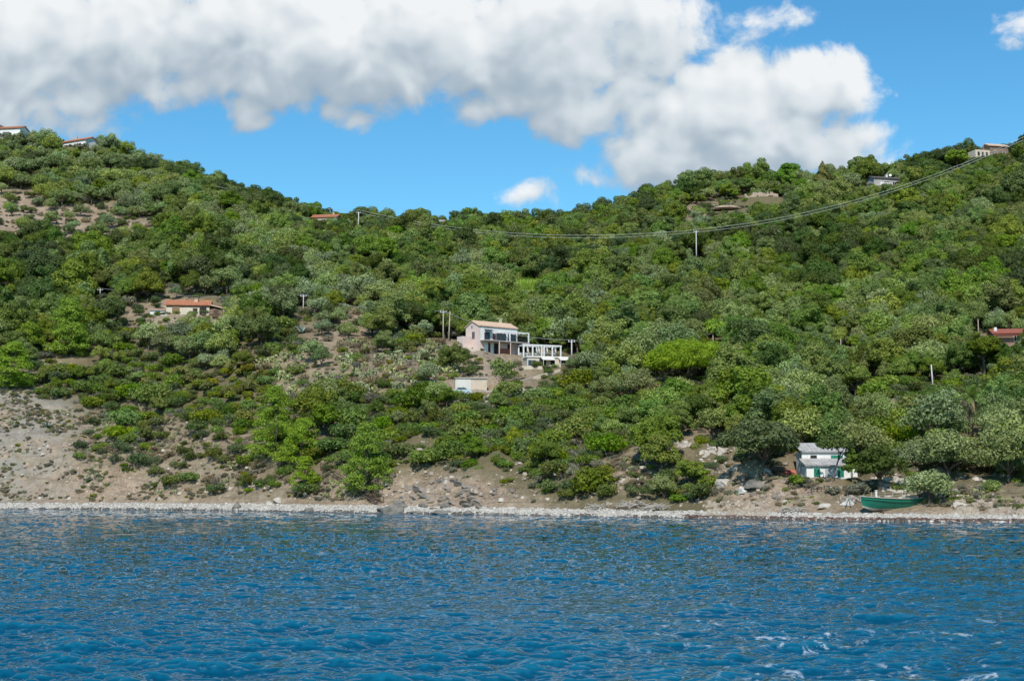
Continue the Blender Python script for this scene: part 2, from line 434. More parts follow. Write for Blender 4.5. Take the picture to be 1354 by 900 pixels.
# ------------------------------------------------------------------ plant cover chart: rows every 20 from 180, columns every 50
CHART = """
LLLLOOOOOOOOOOOOOOOOOOOOOOO
LLLLLOOOOOOOOOOOOOOOOOOOGOO
LLLLLGOOOOOOOOOOOOOOOLOGGOO
BLLLLGGOOOOOOOOOOOOOGLLGGOO
BBBLLLGGOGOOOOOOOOBOLGOGGOO
BBBBBLGLGOGOOOOOOOBLOOGGOGO
BBBBGGLGOOGOOOOOOGLGOOGOGOO
OOOOOOLLOOLOOGOOOLGGOGOGOGO
OOOOOOLLLOGGLOOOLGGGGGOGOOO
OOOOOOLGLLGGLCOOOLGOGOOGOOG
OOOOBOLLLLLGLLOOGGOGGOOOOGO
OOOBHHLLLBLGGGLLGOOLGOOGLLG
OOOMBLOMBBOGGLLGGGOLGGGLLGL
OOLMLLOMBPMPHLOLGLOOLGLLLGH
OPLMMLOPBPPPHHOLOLUOOOLLGGG
PMMMMYYPPPPPBHOLLUUOOOOOGGG
DMMMMYYPMPPBBBMMLBLLLOOMMMG
DDMSMYYYGMMMMMMMMBGGLLBBMLO
DDSMSMYYGMMMMMMMMGGGLGMBMLO
DDSMSSSYGMMMMMMMMGBGGGMMBLL
DDSSSSSYYMMMMMMMSBGGGGYMLLL
DDDSSSSYYMMMMMMMDGGBGHGMLLL
DDDDSSSSSDRRRMMMDGGBDHGMLLL
DDDDDSSSSDRRRRMMMMMDDDMMLSS
DDDDDDDDDDRRRRDMSMMDDDDDDDD
""".split()
CA = np.array([[ord(c) for c in r] for r in CHART])
def chart_at(px, py):
    i = np.clip(((np.asarray(px)) / 50).astype(int), 0, 26); j = np.clip(np.floor((np.asarray(py) - 180) / 20).astype(int), 0, 24)
    return CA[j, i]
def green_at(px, py):
    """how much leaf litter and low growth lies on the ground, softened over the chart's cells"""
    r = 0
    for dx, dy in ((0, 0), (-18, -8), (18, -8), (-18, 8), (18, 8)):
        c = chart_at(px + dx, py + dy - 6)
        r = r + np.isin(c, [ord(x) for x in 'OGLMCUY']).astype(float) + 0.40 * np.isin(c, [ord(x) for x in 'PS']) + 0.1 * (c == ord('B'))
    return r / 5
hill = build_hillside()

# ------------------------------------------------------------------ sea
WSLOPE = 0.0285
def build_sea():
    uu = np.concatenate([np.linspace(-3.2, -0.46, 60)[:-1], np.linspace(-0.46, 0.46, 900), np.linspace(0.46, 3.2, 60)[1:]])
    ys = [3.0]
    while ys[-1] < 300:
        y = ys[-1]; ys.append(y + (0.5 if y < 18 else max(0.07, y * y / (F * 0.756 * HCAM) * 0.32)))
    ys = np.array(ys)
    X = uu[:, None] * ys[None, :]; Y = np.broadcast_to(ys[None, :], X.shape)
    Z = np.zeros_like(X); r = np.random.default_rng(3)
    dy = np.gradient(ys)[None, :] * 2.2 + ys[None, :] * 0.0023
    env = np.clip(0.95 + 0.7 * fbm(X / 9, Y / 15, 77, 3), .45, 1.6)
    calm = np.clip((X - 5) / 12, 0, 1) * np.clip((70 - Y) / 30, 0, 1) * 0.35
    SX = np.zeros_like(X); SY = np.zeros_like(X); CREST = np.zeros_like(X); n = 110
    for k in range(n):
        lam = 0.17 * (30 ** (k / (n - 1.0))); ang = R(262 + r.normal(0, 46))
        kk = 2 * math.pi / lam; ph = r.uniform(0, 6.28); cx, cy = math.cos(ang), math.sin(ang)
        st = (1.3 if lam < .5 else 1.1 if lam < 1.3 else 0.85 if lam < 3.2 else 0.55) * WSLOPE        # steepness of this train of waves
        p = kk * (X * cx + Y * cy) + ph + 1.5 * vnoise(X / (lam * 5), Y / (lam * 5), k)
        s = np.sin(p); c = np.cos(p); d = st * (c - 0.72 * s * c)
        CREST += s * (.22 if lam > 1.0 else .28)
        SX += d * cx; SY += d * cy
        Z += st / kk * (s - 0.18 * (2 * s * s - 1)) * np.clip(lam / dy * 1.2 - 0.6, 0, 1)
    amp_ = env * (1 - calm) * np.clip((shore_at(np.clip(uu, -0.8, 0.8))[:, None] - Y) / 4, 0.4, 1)
    Z *= amp_; SX *= amp_; SY *= amp_
    # the ripples too small for the mesh live on in its shading normals
    NRM = np.stack([-SX, -SY, np.ones_like(X)], -1); NRM /= np.linalg.norm(NRM, axis=-1)[..., None]
    V = np.stack([X, Y, Z], -1).reshape(-1, 3)
    idx = np.arange(X.size).reshape(X.shape)
    Q = np.stack([idx[:-1, :-1], idx[1:, :-1], idx[1:, 1:], idx[:-1, 1:]], -1).reshape(-1, 4)
    # open sea behind and beside the boat
    n = len(V); s = 4000.0
    ring = np.array([[-9.6, 3, -0.02], [9.6, 3, -0.02], [s, 3, -0.02], [s, -s, -0.02], [-s, -s, -0.02], [-s, 3, -0.02]], float)
    V = np.vstack([V, ring]); Q = np.vstack([Q, [[n + 5, n + 4, n + 3, n + 2]]])
    me = np_mesh('sea', V, Q, 'sea_water', True)
    NV = np.vstack([NRM.reshape(-1, 3), np.tile([0, 0, 1.0], (len(ring), 1))])
    # ripple light and dark painted into the colour: paler crests, darker troughs
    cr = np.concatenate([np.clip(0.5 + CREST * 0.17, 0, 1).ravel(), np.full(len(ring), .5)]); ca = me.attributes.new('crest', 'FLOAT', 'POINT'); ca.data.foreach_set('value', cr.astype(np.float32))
    me.normals_split_custom_set_from_vertices(NV.astype(np.float32))
    return tag(link('sea', me), 'rippled deep blue sea', None, None, 'structure')

m, nt, b = newmat('sea_water')
geo = nd(nt, 'ShaderNodeNewGeometry'); pos = geo.outputs['Position']
b.inputs['Roughness'].default_value = 0.05; b.inputs['IOR'].default_value = 1.333
b.inputs['Specular IOR Level'].default_value = 0.21
big = noise(nt, pos, 0.05, 3, 0.5)
spy = nd(nt, 'ShaderNodeSeparateXYZ'); nt.links.new(pos, spy.inputs[0])
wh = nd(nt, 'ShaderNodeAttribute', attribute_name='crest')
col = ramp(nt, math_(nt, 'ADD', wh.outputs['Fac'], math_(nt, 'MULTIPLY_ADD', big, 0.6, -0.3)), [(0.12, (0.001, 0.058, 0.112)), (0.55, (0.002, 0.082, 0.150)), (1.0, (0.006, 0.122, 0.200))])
sp = nd(nt, 'ShaderNodeSeparateXYZ'); nt.links.new(pos, sp.inputs[0])
# foam flecks where small crests break, to the east near the boat
mpv = nd(nt, 'ShaderNodeMapping'); mpv.inputs['Scale'].default_value = (1.0, 0.55, 1.0); nt.links.new(pos, mpv.inputs[0])
fn = noise(nt, mpv.outputs[0], 2.3, 6, 0.62, 0.6); fz = noise(nt, pos, 0.16, 2, 0.5)
fm = math_(nt, 'MULTIPLY', math_(nt, 'MULTIPLY_ADD', fn, 11.0, -6.3, True), math_(nt, 'MULTIPLY_ADD', fz, 7.0, -3.0, True))
near = math_(nt, 'MULTIPLY', math_(nt, 'MULTIPLY_ADD', sp.outputs['Y'], -1 / 14, 46 / 14, True), math_(nt, 'MULTIPLY_ADD', sp.outputs['X'], 1 / 4, -0.3, True))
fm = math_(nt, 'MULTIPLY', fm, near)
col = mixc(nt, fm, col, (0.55, 0.62, 0.66))
nt.links.new(col, b.inputs['Base Color'])
mpw = nd(nt, 'ShaderNodeMapping'); mpw.inputs['Scale'].default_value = (0.62, 1.25, 1.0); nt.links.new(pos, mpw.inputs[0])
w1 = noise(nt, mpw.outputs[0], 2.0, 5, 0.6, 0.5); w2 = noise(nt, mpw.outputs[0], 7.0, 3, 0.6, 0.3)
hh = math_(nt, 'ADD', w1, math_(nt, 'MULTIPLY', w2, 0.22))
bp = nd(nt, 'ShaderNodeBump'); bp.inputs['Strength'].default_value = 0.8; bp.inputs['Distance'].default_value = 0.08
sea = build_sea()

# ------------------------------------------------------------------ sun, sky, clouds
SUN_EL, SUN_AZ = R(46), R(188)          # azimuth clockwise from +Y: from behind the boat, a little to the west
sd = Vector((math.sin(SUN_AZ) * math.cos(SUN_EL), math.cos(SUN_AZ) * math.cos(SUN_EL), math.sin(SUN_EL)))
sl = bpy.data.lights.new('sun', 'SUN'); sl.energy = 4.3; sl.angle = R(0.55); sl.color = (1.0, 0.955, 0.88)
so = link('sun', sl); so.rotation_euler = (-sd).to_track_quat('-Z', 'Y').to_euler()

W = bpy.data.worlds.new('World'); SC.world = W; W.use_nodes = True
nt = W.node_tree; bg = nt.nodes['Background']
sky = nd(nt, 'ShaderNodeTexSky'); sky.sky_type = 'NISHITA'; sky.sun_disc = False
sky.sun_elevation = SUN_EL; sky.sun_rotation = SUN_AZ
sky.altitude = 0; sky.air_density = 1.0; sky.dust_density = 0.0; sky.ozone_density = 3.0
SKYS = 0.138
bg.inputs['Strength'].default_value = SKYS

# clouds as (mark x, mark y, half width, half height, weight) in directions ahead
CL = [
 (60, 60, 150, 70, 1.0), (200, 40, 190, 80, 1.1), (380, 50, 190, 78, 1.1), (560, 50, 180, 82, 1.1), (720, 50, 170, 85, 1.1), (835, 25, 90, 55, 0.9),
 (60, 125, 130, 38, 0.65), (330, 100, 220, 34, 0.7), (500, 95, 150, 38, 0.8), (775, 130, 110, 62, 0.95), (690, 140, 85, 30, 0.75),
 (322, 145, 36, 24, 0.75), (465, 152, 36, 13, 0.45), (655, 150, 55, 24, 0.7), (120, 160, 55, 22, 0.45), (30, 150, 60, 25, 0.5),
 (985, 150, 125, 72, 1.1), (1075, 115, 75, 50, 1.0), (895, 200, 95, 50, 1.0), (960, 205, 150, 40, 0.85), (1040, 190, 85, 50, 0.8),
 (1150, 120, 34, 26, 0.45), (1150, 190, 55, 36, 0.55), (1025, 22, 45, 22, 0.36), (1030, 55, 40, 15, 0.22), (1346, 38, 22, 24, 0.5),
 (800, 235, 60, 20, 0.5), (710, 257, 40, 14, 0.42), (850, 85, 55, 34, 0.6),
 (-160, 60, 200, 90, 1.0), (1560, 60, 120, 40, 0.7),
]
def make_cloud_group(det=10, amp=2.3, wd=5):
    g = bpy.data.node_groups.new('cloud_density', 'ShaderNodeTree')
    g.interface.new_socket('P', in_out='INPUT', socket_type='NodeSocketVector')
    g.interface.new_socket('D', in_out='OUTPUT', socket_type='NodeSocketFloat')
    gi = g.nodes.new('NodeGroupInput'); go = g.nodes.new('NodeGroupOutput')
    P = gi.outputs[0]
    # billowing warp
    wn = nd(g, 'ShaderNodeTexNoise'); wn.inputs['Scale'].default_value = 16; wn.inputs['Detail'].default_value = wd; wn.inputs['Roughness'].default_value = 0.55
    g.links.new(P, wn.inputs['Vector'])
    v1 = nd(g, 'ShaderNodeVectorMath', operation='SUBTRACT'); g.links.new(wn.outputs['Color'], v1.inputs[0]); v1.inputs[1].default_value = (0.5, 0.5, 0.5)
    v2 = nd(g, 'ShaderNodeVectorMath', operation='MULTIPLY_ADD'); g.links.new(v1.outputs[0], v2.inputs[0]); v2.inputs[1].default_value = (0.055, 0.042, 0); g.links.new(P, v2.inputs[2])
    s = None
    for (x, y, a, h, w) in CL:
        u, v = ray(x, y)
        sub = nd(g, 'ShaderNodeVectorMath', operation='SUBTRACT'); g.links.new(v2.outputs[0], sub.inputs[0]); sub.inputs[1].default_value = (u, v, 0)
        mul = nd(g, 'ShaderNodeVectorMath', operation='MULTIPLY'); g.links.new(sub.outputs[0], mul.inputs[0]); mul.inputs[1].default_value = (F / a, F / h, 0)
        dt = nd(g, 'ShaderNodeVectorMath', operation='DOT_PRODUCT'); g.links.new(mul.outputs[0], dt.inputs[0]); g.links.new(mul.outputs[0], dt.inputs[1])
        e = math_(g, 'MULTIPLY_ADD', dt.outputs['Value'], -0.55 * w, w * 1.05)
        s = e if s is None else math_(g, 'SMOOTH_MAX', s, e, 0.25)
    s = math_(g, 'MAXIMUM', s, -1.0)
    n = noise(g, P, 23, det, 0.60, 0.3); nb = noise(g, P, 8, 4, 0.5)
    s = math_(g, 'ADD', s, math_(g, 'MULTIPLY_ADD', n, amp, -amp / 2))
    s = math_(g, 'ADD', s, math_(g, 'MULTIPLY_ADD', nb, 1.1, -0.72))
    g.links.new(s, go.inputs[0])
    return g
CG = make_cloud_group(); CS = make_cloud_group(2.2, 1.5, 2)
tc = nd(nt, 'ShaderNodeTexCoord'); sx = nd(nt, 'ShaderNodeSeparateXYZ'); nt.links.new(tc.outputs['Generated'], sx.inputs[0])
ya = math_(nt, 'MAXIMUM', math_(nt, 'ABSOLUTE', sx.outputs['Y']), 0.05)
cv = nd(nt, 'ShaderNodeCombineXYZ'); nt.links.new(math_(nt, 'DIVIDE', sx.outputs['X'], ya), cv.inputs[0]); nt.links.new(math_(nt, 'DIVIDE', sx.outputs['Z'], ya), cv.inputs[1])
def cloud(offs, grp=None):
    a = nd(nt, 'ShaderNodeVectorMath', operation='ADD'); nt.links.new(cv.outputs[0], a.inputs[0]); a.inputs[1].default_value = (*offs, 0)
    g = nt.nodes.new('ShaderNodeGroup'); g.node_tree = grp or CG; nt.links.new(a.outputs[0], g.inputs[0])
    return g.outputs[0]
c0 = cloud((0, 0)); s0 = cloud((0, 0), CS); c1 = cloud((0.003, 0.008)); s1 = cloud((0.006, 0.015), CS); s2 = cloud((0.010, 0.034), CS); s3 = cloud((0.014, 0.075), CS)
alpha = math_(nt, 'SMOOTHSTEP', c0, 0.0, 0.75) if False else None
mr = nd(nt, 'ShaderNodeMapRange'); mr.interpolation_type = 'SMOOTHSTEP'; nt.links.new(c0, mr.inputs[0]); mr.inputs[1].default_value = -0.08; mr.inputs[2].default_value = 0.48
# cloud shading painted from density differences: paler tops, greyer bases
lit = math_(nt, 'MULTIPLY_ADD', math_(nt, 'SUBTRACT', s0, s1), 0.40, 0.50)
lit = math_(nt, 'MULTIPLY_ADD', math_(nt, 'SUBTRACT', c0, c1), 0.13, lit)
lit = math_(nt, 'MULTIPLY_ADD', math_(nt, 'SUBTRACT', s0, s2), 0.30, lit)
lit = math_(nt, 'MULTIPLY_ADD', math_(nt, 'SUBTRACT', s0, s3), 0.045, lit, True)
cc = ramp(nt, lit, [(0.0, (0.33, 0.42, 0.51)), (0.3, (0.45, 0.53, 0.60)), (0.62, (0.68, 0.74, 0.78)), (1.0, (0.90, 0.92, 0.93))])
sc_ = nd(nt, 'ShaderNodeVectorMath', operation='SCALE'); nt.links.new(cc, sc_.inputs[0]); sc_.inputs['Scale'].default_value = 1.0 / SKYS
hsv = nd(nt, 'ShaderNodeHueSaturation'); nt.links.new(sky.outputs[0], hsv.inputs['Color']); hsv.inputs['Saturation'].default_value = 1.25
tint = mixc(nt, 1.0, hsv.outputs[0], (0.82, 1.12, 1.06), 'MULTIPLY')
alow = math_(nt, 'MULTIPLY', mr.outputs[0], math_(nt, 'MULTIPLY', math_(nt, 'GREATER_THAN', sx.outputs['Z'], 0.0), 0.97))
out = mixc(nt, alow, tint, sc_.outputs[0])
nt.links.new(out, bg.inputs['Color'])

cam = bpy.data.cameras.new('camera'); co = link('camera', cam)
co.location = (0, 0, HCAM); co.rotation_euler = (math.pi / 2 + TH, 0, 0)
cam.sensor_width = 36; cam.lens = F / 1354 * 36; cam.clip_end = 12000; cam.clip_start = 0.1
SC.camera = co
SC.view_settings.view_transform = 'Standard'; SC.view_settings.look = 'None'; SC.view_settings.gamma = 1; SC.view_settings.exposure = 0.0
SC.render.engine = 'CYCLES'
SC.cycles.max_bounces = 5; SC.cycles.diffuse_bounces = 2; SC.cycles.glossy_bounces = 3; SC.cycles.transmission_bounces = 2; SC.cycles.transparent_max_bounces = 4
SC.cycles.sample_clamp_indirect = 4; SC.cycles.caustics_reflective = False; SC.cycles.caustics_refractive = False
#@@VEG@@
W.cycles.sampling_method = 'MANUAL'; W.cycles.sample_map_resolution = 256
# ------------------------------------------------------------------ plants: meshes
def rdirs(r, n, zmin=-1.0):
    z = r.uniform(zmin, 1, n); a = r.uniform(0, 2 * math.pi, n); q = np.sqrt(1 - z * z)
    return np.stack([q * np.cos(a), q * np.sin(a), z], -1)

def leaf_quads(P, N, size, r, asp=0.62):
    """small leaf sprays: four-cornered, slightly uneven, facing roughly along N"""
    n = len(P); t = rdirs(r, n); A = np.cross(N, t); A /= np.linalg.norm(A, axis=1)[:, None] + 1e-9
    B = np.cross(N, A); s = (size * r.uniform(0.65, 1.4, n))[:, None]
    a = A * s; b = B * s * asp
    j = lambda: r.uniform(0.6, 1.3, (n, 1))
    V = np.stack([P - a * j(), P - b * j(), P + a * j(), P + b * j()], 1).reshape(-1, 3)
    return V, np.arange(4 * n).reshape(n, 4)

def lobes_crown(r, R_, Hh, base, nl, lr, zmin=-0.25, up=0.0, fill=0.7, squash=1.0, lump=0.25):
    """lobe centres and sizes of an uneven crown R_ wide, from height base to Hh"""
    d = rdirs(r, nl, zmin)
    rad = R_ * r.uniform(fill - 0.15, fill + 0.12, nl)
    wob = 1 + lump * np.sin(3 * np.arctan2(d[:, 1], d[:, 0]) + r.uniform(0, 6)) * np.cos(2 * d[:, 2] + r.uniform(0, 6))
    c = d * (rad * wob)[:, None]
    zc = (base + Hh) / 2; zs = (Hh - base) / 2 / R_
    c[:, 2] = c[:, 2] * zs * squash + zc
    k = max(3, nl // 6)
    c[:k] = c[:k] * np.array([0.4, 0.4, 1]) ; c[:k, 2] = zc + (c[:k, 2] - zc) * 0.4
    return c, R_ * lr * r.uniform(0.7, 1.35, nl)

def crown_mesh(name, mat, seed, R_, Hh, base, nl, lr, per, leaf, zmin=-0.25, fill=0.7, flat=0.8, rand=0.45, upn=0.32, lump=0.25, shell=(0.72, 1.04), extra=0.06):
    r = np.random.default_rng(seed)
    c, lrad = lobes_crown(r, R_, Hh, base, nl, lr, zmin, fill=fill, lump=lump)
    k = np.maximum(12, (per * (lrad / lrad.mean()) ** 2).astype(int))
    li = np.repeat(np.arange(nl), k); n = len(li)
    d = rdirs(r, n, -0.75)
    rr = lrad[li] * r.uniform(shell[0], shell[1], n)
    st = r.random(n) < extra; rr[st] *= r.uniform(1.0, 1.45, st.sum())
    P = c[li] + d * rr[:, None] * np.array([1, 1, flat])
    P[:, 2] = np.maximum(P[:, 2], 0.02)
    # leaves buried well inside another lobe add nothing
    keep = np.ones(n, bool)
    for q in range(nl):
        dd = np.linalg.norm((P - c[q]) / np.array([1, 1, flat]), axis=1)
        keep &= ~((dd < lrad[q] * 0.62) & (li != q))
    P = P[keep]; d = d[keep]
    N = d * 0.8 + rdirs(r, len(P)) * rand + np.array([0, 0, upn]); N /= np.linalg.norm(N, axis=1)[:, None]
    V, Q = leaf_quads(P, N, leaf, r)
    return np_mesh(name, V, Q, mat)

def trunk_mesh(name, mat, seed, h, rad, reach, nb=5, lean=0.0):
    r = random.Random(seed); mb = MB()
    top = Vector((lean * h, r.uniform(-.1, .1) * h, h))
    pts = [Vector((0, 0, -0.8)), Vector((0, 0, 0)), Vector((lean * h * .25 + r.uniform(-.05, .05) * h, r.uniform(-.05, .05) * h, h * .45)), top]
    mb.tube(pts, rad, 7, rad * .6)
    for k in range(nb):
        a = 2 * math.pi * (k + r.random() * .6) / nb
        e = top + Vector((math.cos(a) * reach * r.uniform(.6, 1), math.sin(a) * reach * r.uniform(.6, 1), reach * r.uniform(.35, .9)))
        s = pts[2].lerp(top, r.uniform(.4, 1))
        mb.tube([s, s.lerp(e, .5) + Vector((0, 0, reach * .1)), e], rad * .5, 5, rad * .12)
    return mb.mesh(name, mat, True)

# kinds: list of (crown mesh, trunk mesh, crown radius) of unit-size plants
KIND = {}
def mk(kind, n, fn):
    KIND[kind] = [fn(i) for i in range(n)]
def oak(mat, s):
    def f(i):
        r = random.Random(s + i)
        R_ = 3.7; Hh = r.uniform(6.8, 9.0)
        return (crown_mesh('crown', mat, s + i, R_, Hh, r.uniform(0.2, .6), r.randint(26, 36), r.uniform(.25, .33), 230, 0.20, lump=r.uniform(.15, .4)),
                trunk_mesh('trunk', 'bark', s + i, 2.4, 0.26, 2.0), R_, Hh)
    return f
mk('oak_dark', 5, oak('oak_dark', 100)); mk('oak_mid', 6, oak('oak_mid', 120)); mk('broad', 5, oak('broad_green', 140))
def olive(mat, s):
    def f(i):
        r = random.Random(s + i); R_ = 2.9; Hh = r.uniform(4.8, 6.2)
        return (crown_mesh('crown', mat, s + i, R_, Hh, r.uniform(0.4, .8), r.randint(26, 34), r.uniform(.27, .34), 170, 0.15, rand=0.75, lump=r.uniform(.2, .4), shell=(.55, 1.12), extra=.12),
                trunk_mesh('trunk', 'bark', s + i, 1.6, 0.24, 1.7, 4), R_, Hh)
    return f
mk('olive_grey', 5, olive('olive_leaf', 200)); mk('olive_green', 5, olive('olive_green', 220))
def shrub(mat, s, leaf=0.10, hr=(1.0, 1.5)):
    def f(i):
        r = random.Random(s + i); R_ = 1.25; Hh = r.uniform(*hr)
        return (crown_mesh('crown', mat, s + i, R_, Hh, 0.0, r.randint(12, 18), r.uniform(.32, .42), 120, leaf, zmin=0.0, rand=.7, lump=.35, shell=(.6, 1.1), extra=.1), None, R_, Hh)
    return f
mk('shrub_green', 5, shrub('shrub_green', 300)); mk('shrub_dark', 4, shrub('shrub_dark', 320)); mk('shrub_grey', 4, shrub('shrub_grey', 340, .11))
mk('shrub_blue', 4, shrub('shrub_blue', 360)); mk('yellow', 4, shrub('yellow_leaf', 380, .14, (1.5, 2.2))); mk('dry', 3, shrub('dry_leaf', 400, .10, (.6, .9)))
def twigs(i):
    r = random.Random(500 + i); mb = MB()
    for k in range(46):
        a = r.uniform(0, 6.28); e = r.uniform(.2, 1.35); L = r.uniform(.7, 1.4)
        p = Vector((r.uniform(-.4, .4), r.uniform(-.4, .4), 0)); d = Vector((math.cos(a) * math.cos(e), math.sin(a) * math.cos(e), math.sin(e)))
        q = p + d * L * .6 + Vector((r.uniform(-.1, .1), r.uniform(-.1, .1), 0))
        mb.tube([p, q, q + d * L * .5 + Vector((0, 0, r.uniform(-.2, .2)))], .035, 4, .012)
    return (mb.mesh('branches', 'twig'), None, 1.3, 1.3)
mk('twigs', 3, twigs)
def cactus(i):
    r = np.random.default_rng(600 + i); V = []; Q = []; n = 0
    pads = []
    def paddle(base, d, s):
        nonlocal n
        side = np.cross(d, [0.2, 0.1, 1.0]); side = np.cross(d, rdirs(r, 1)[0]); side /= np.linalg.norm(side); nn = np.cross(d, side)
        c = base + d * s * .95; k = 9; th = .055
        ring = []
        for t in range(k):
            a = 2 * math.pi * t / k; rr = s * (1 - .12 * math.cos(a))
            ring.append(c + d * math.cos(a) * rr + side * math.sin(a) * rr * .68)
        pts = [c + nn * th] + [p + nn * th * .4 for p in ring] + [p - nn * th * .4 for p in ring] + [c - nn * th]
        V.extend(pts)
        for t in range(k):
            u = (t + 1) % k
            Q.append((n, n + 1 + t, n + 1 + u, n)); Q.append((n + 1 + t, n + 1 + k + t, n + 1 + k + u, n + 1 + u)); Q.append((n + 1 + 2 * k, n + 1 + k + u, n + 1 + k + t, n + 1 + 2 * k))
        n += 2 * k + 2
        return c + d * s * .9
    for st in range(16):
        p = np.array([r.normal(0, .3), r.normal(0, .3), -.1]); t0 = rdirs(r, 1, .3)[0] + np.array([0, 0, .5]); lv = [(p, t0 / np.linalg.norm(t0), .24)]
        for depth in range(3):
            nxt = []
            for (b, d, s) in lv:
                e = paddle(b, d, s)
                for k in range(1 if depth == 0 else r.integers(1, 3)):
                    dd = d + rdirs(r, 1)[0] * .75 + np.array([0, 0, .2]); dd /= np.linalg.norm(dd); nxt.append((e, dd, s * r.uniform(.8, 1.0)))
            lv = nxt
    me = bpy.data.meshes.new('pads'); F_ = [tuple(dict.fromkeys(q)) for q in Q]
    me.from_pydata([tuple(v) for v in V], [], F_); me.materials.append(M['cactus_pad']); me.update()
    return (me, None, 1.3, 1.3)
mk('cactus', 4, cactus)

def pine_mesh(name, mat, seed, R_, Hh, base, tiers, per, leaf, top=0.25, needles=46, tuft=.42, umbrella=False, lobes=()):
    """tufts of needles set on tiers of boughs, flat below and bright on top"""
    r = np.random.default_rng(seed); T = []
    if umbrella:
        n = per
        d = rdirs(r, n, -0.02); P = d * np.array([R_, R_, Hh - base]) * (0.90 + 0.09 * r.random((n, 1)))
        ph = np.arctan2(P[:, 1], P[:, 0]); P *= (1 + .07 * np.sin(5 * ph + 1) + .05 * np.sin(9 * ph))[:, None]
        P[:, 2] += base; T.append((P, d))
        q = n // 4; d2 = rdirs(r, q, -0.5); P2 = d2 * np.array([R_ * .8, R_ * .8, (Hh - base) * .5]); P2[:, 2] += base + .1; T.append((P2, d2))
    else:
        for k in range(tiers):
            f = k / max(tiers - 1, 1); z = base + (Hh - base) * f; rad = R_ * (1 - f) ** .7 * r.uniform(.8, 1.1) + R_ * top * (1 - f * .7)
            nb = max(4, int(9 * rad / R_))
            for bgh in range(nb):
                a = 2 * math.pi * (bgh + r.random() * .7) / nb; L = rad * r.uniform(.65, 1.12)
                m_ = max(4, int(per * L / R_)); t = np.sqrt(r.random(m_)) * L; w = r.normal(0, .16 + .13 * L, m_)
                P = np.stack([np.cos(a) * t - np.sin(a) * w, np.sin(a) * t + np.cos(a) * w, z + .16 * t - .10 * np.abs(w) + r.normal(0, .14, m_)], -1)
                d = np.tile([math.cos(a) * .4, math.sin(a) * .4, 1.0], (m_, 1)); T.append((P, d / np.linalg.norm(d[0])))
    P = np.vstack([t[0] for t in T]); D = np.vstack([t[1] for t in T]); n = len(P)
    li = np.repeat(np.arange(n), needles); m_ = len(li)
    d = rdirs(r, m_, -.35); d = d * .7 + D[li] * .5; d /= np.linalg.norm(d, axis=1)[:, None]
    sz = tuft * r.uniform(.7, 1.25, n)[li]
    C = P[li] + d * (sz * r.uniform(.35, 1, m_))[:, None] * np.array([1, 1, .75])
    N = np.cross(d, rdirs(r, m_)) + d * .9 + np.array([0, 0, .5]); N /= np.linalg.norm(N, axis=1)[:, None]
    V, Q = leaf_quads(C, N, leaf, r, .5)
    return np_mesh(name, V, Q, mat)

# ------------------------------------------------------------------ plants: where they stand
KEEP = [  # marks that plants in front must not cover: x0, y0, x1, y1, distance
 (604, 418, 692, 466, 'pink'), (690, 452, 744, 488, 'terrace'), (196, 391, 292, 417, 'brown'), (1060, 588, 1124, 636, 'cottage'), (603, 498, 642, 517, 'garage'),
 (1316, 440, 1343, 454, 'redroof'), (0, 160, 36, 176, 'ridge1'), (80, 172, 128, 190, 'ridge2'), (413, 271, 447, 288, 'ridge3'), (978, 249, 1034, 268, 'ruin'),
 (1146, 222, 1192, 243, 'ridge4'), (1288, 182, 1338, 205, 'ridge5'), (581, 281, 592, 292, 'hut'), (1136, 630, 1212, 678, 'boat'),
]
KEEP = [(a, b_, c, d, 286 if k == 'terrace' else PL[k].y) for a, b_, c, d, k in KEEP]
KEEP += [(422, 618, 505, 672, 300), (512, 620, 700, 680, 300), (946, 264, 985, 280, 9999), (900, 586, 958, 601, 208), (690, 488, 742, 512, 300), (640, 470, 668, 515, 290), 
         (1280, 528, 1292, 575, 999), (1160, 628, 1212, 662, 190), *[(px - 6, top, px + 7, base - 4, at(px, base).y + 2) for px, base, top in ((921, 347, 304), (586, 450, 410), (593, 451, 411), (474, 300, 278), (756, 476, 449), (401, 412, 389), (1234, 512, 482), (132, 400, 381), (943, 458, 440), (1294, 446, 422), (1112, 464, 448))], (1100, 655, 1354, 690, 400), (700, 668, 1100, 690, 400), (0, 662, 700, 690, 400)]
SPECIAL = []    # (px, py, half width) of the specially built trees, kept free
SPX = [(910, 505, 42), (92, 468, 34), (22, 508, 30), (365, 612, 44), (405, 640, 20), (485, 648, 34), (1284, 575, 10), (1300, 500, 24), (1088, 236, 16), (1265, 222, 18),
       (1005, 628, 50), (1092, 620, 22), (1255, 640, 55), (1335, 640, 40), (1240, 662, 30), (1172, 640, 34), (474, 300, 10), (345, 460, 30), (665, 520, 26), (697, 387, 20)]
SPP = [(at(x, y), w) for x, y, w in SPX]

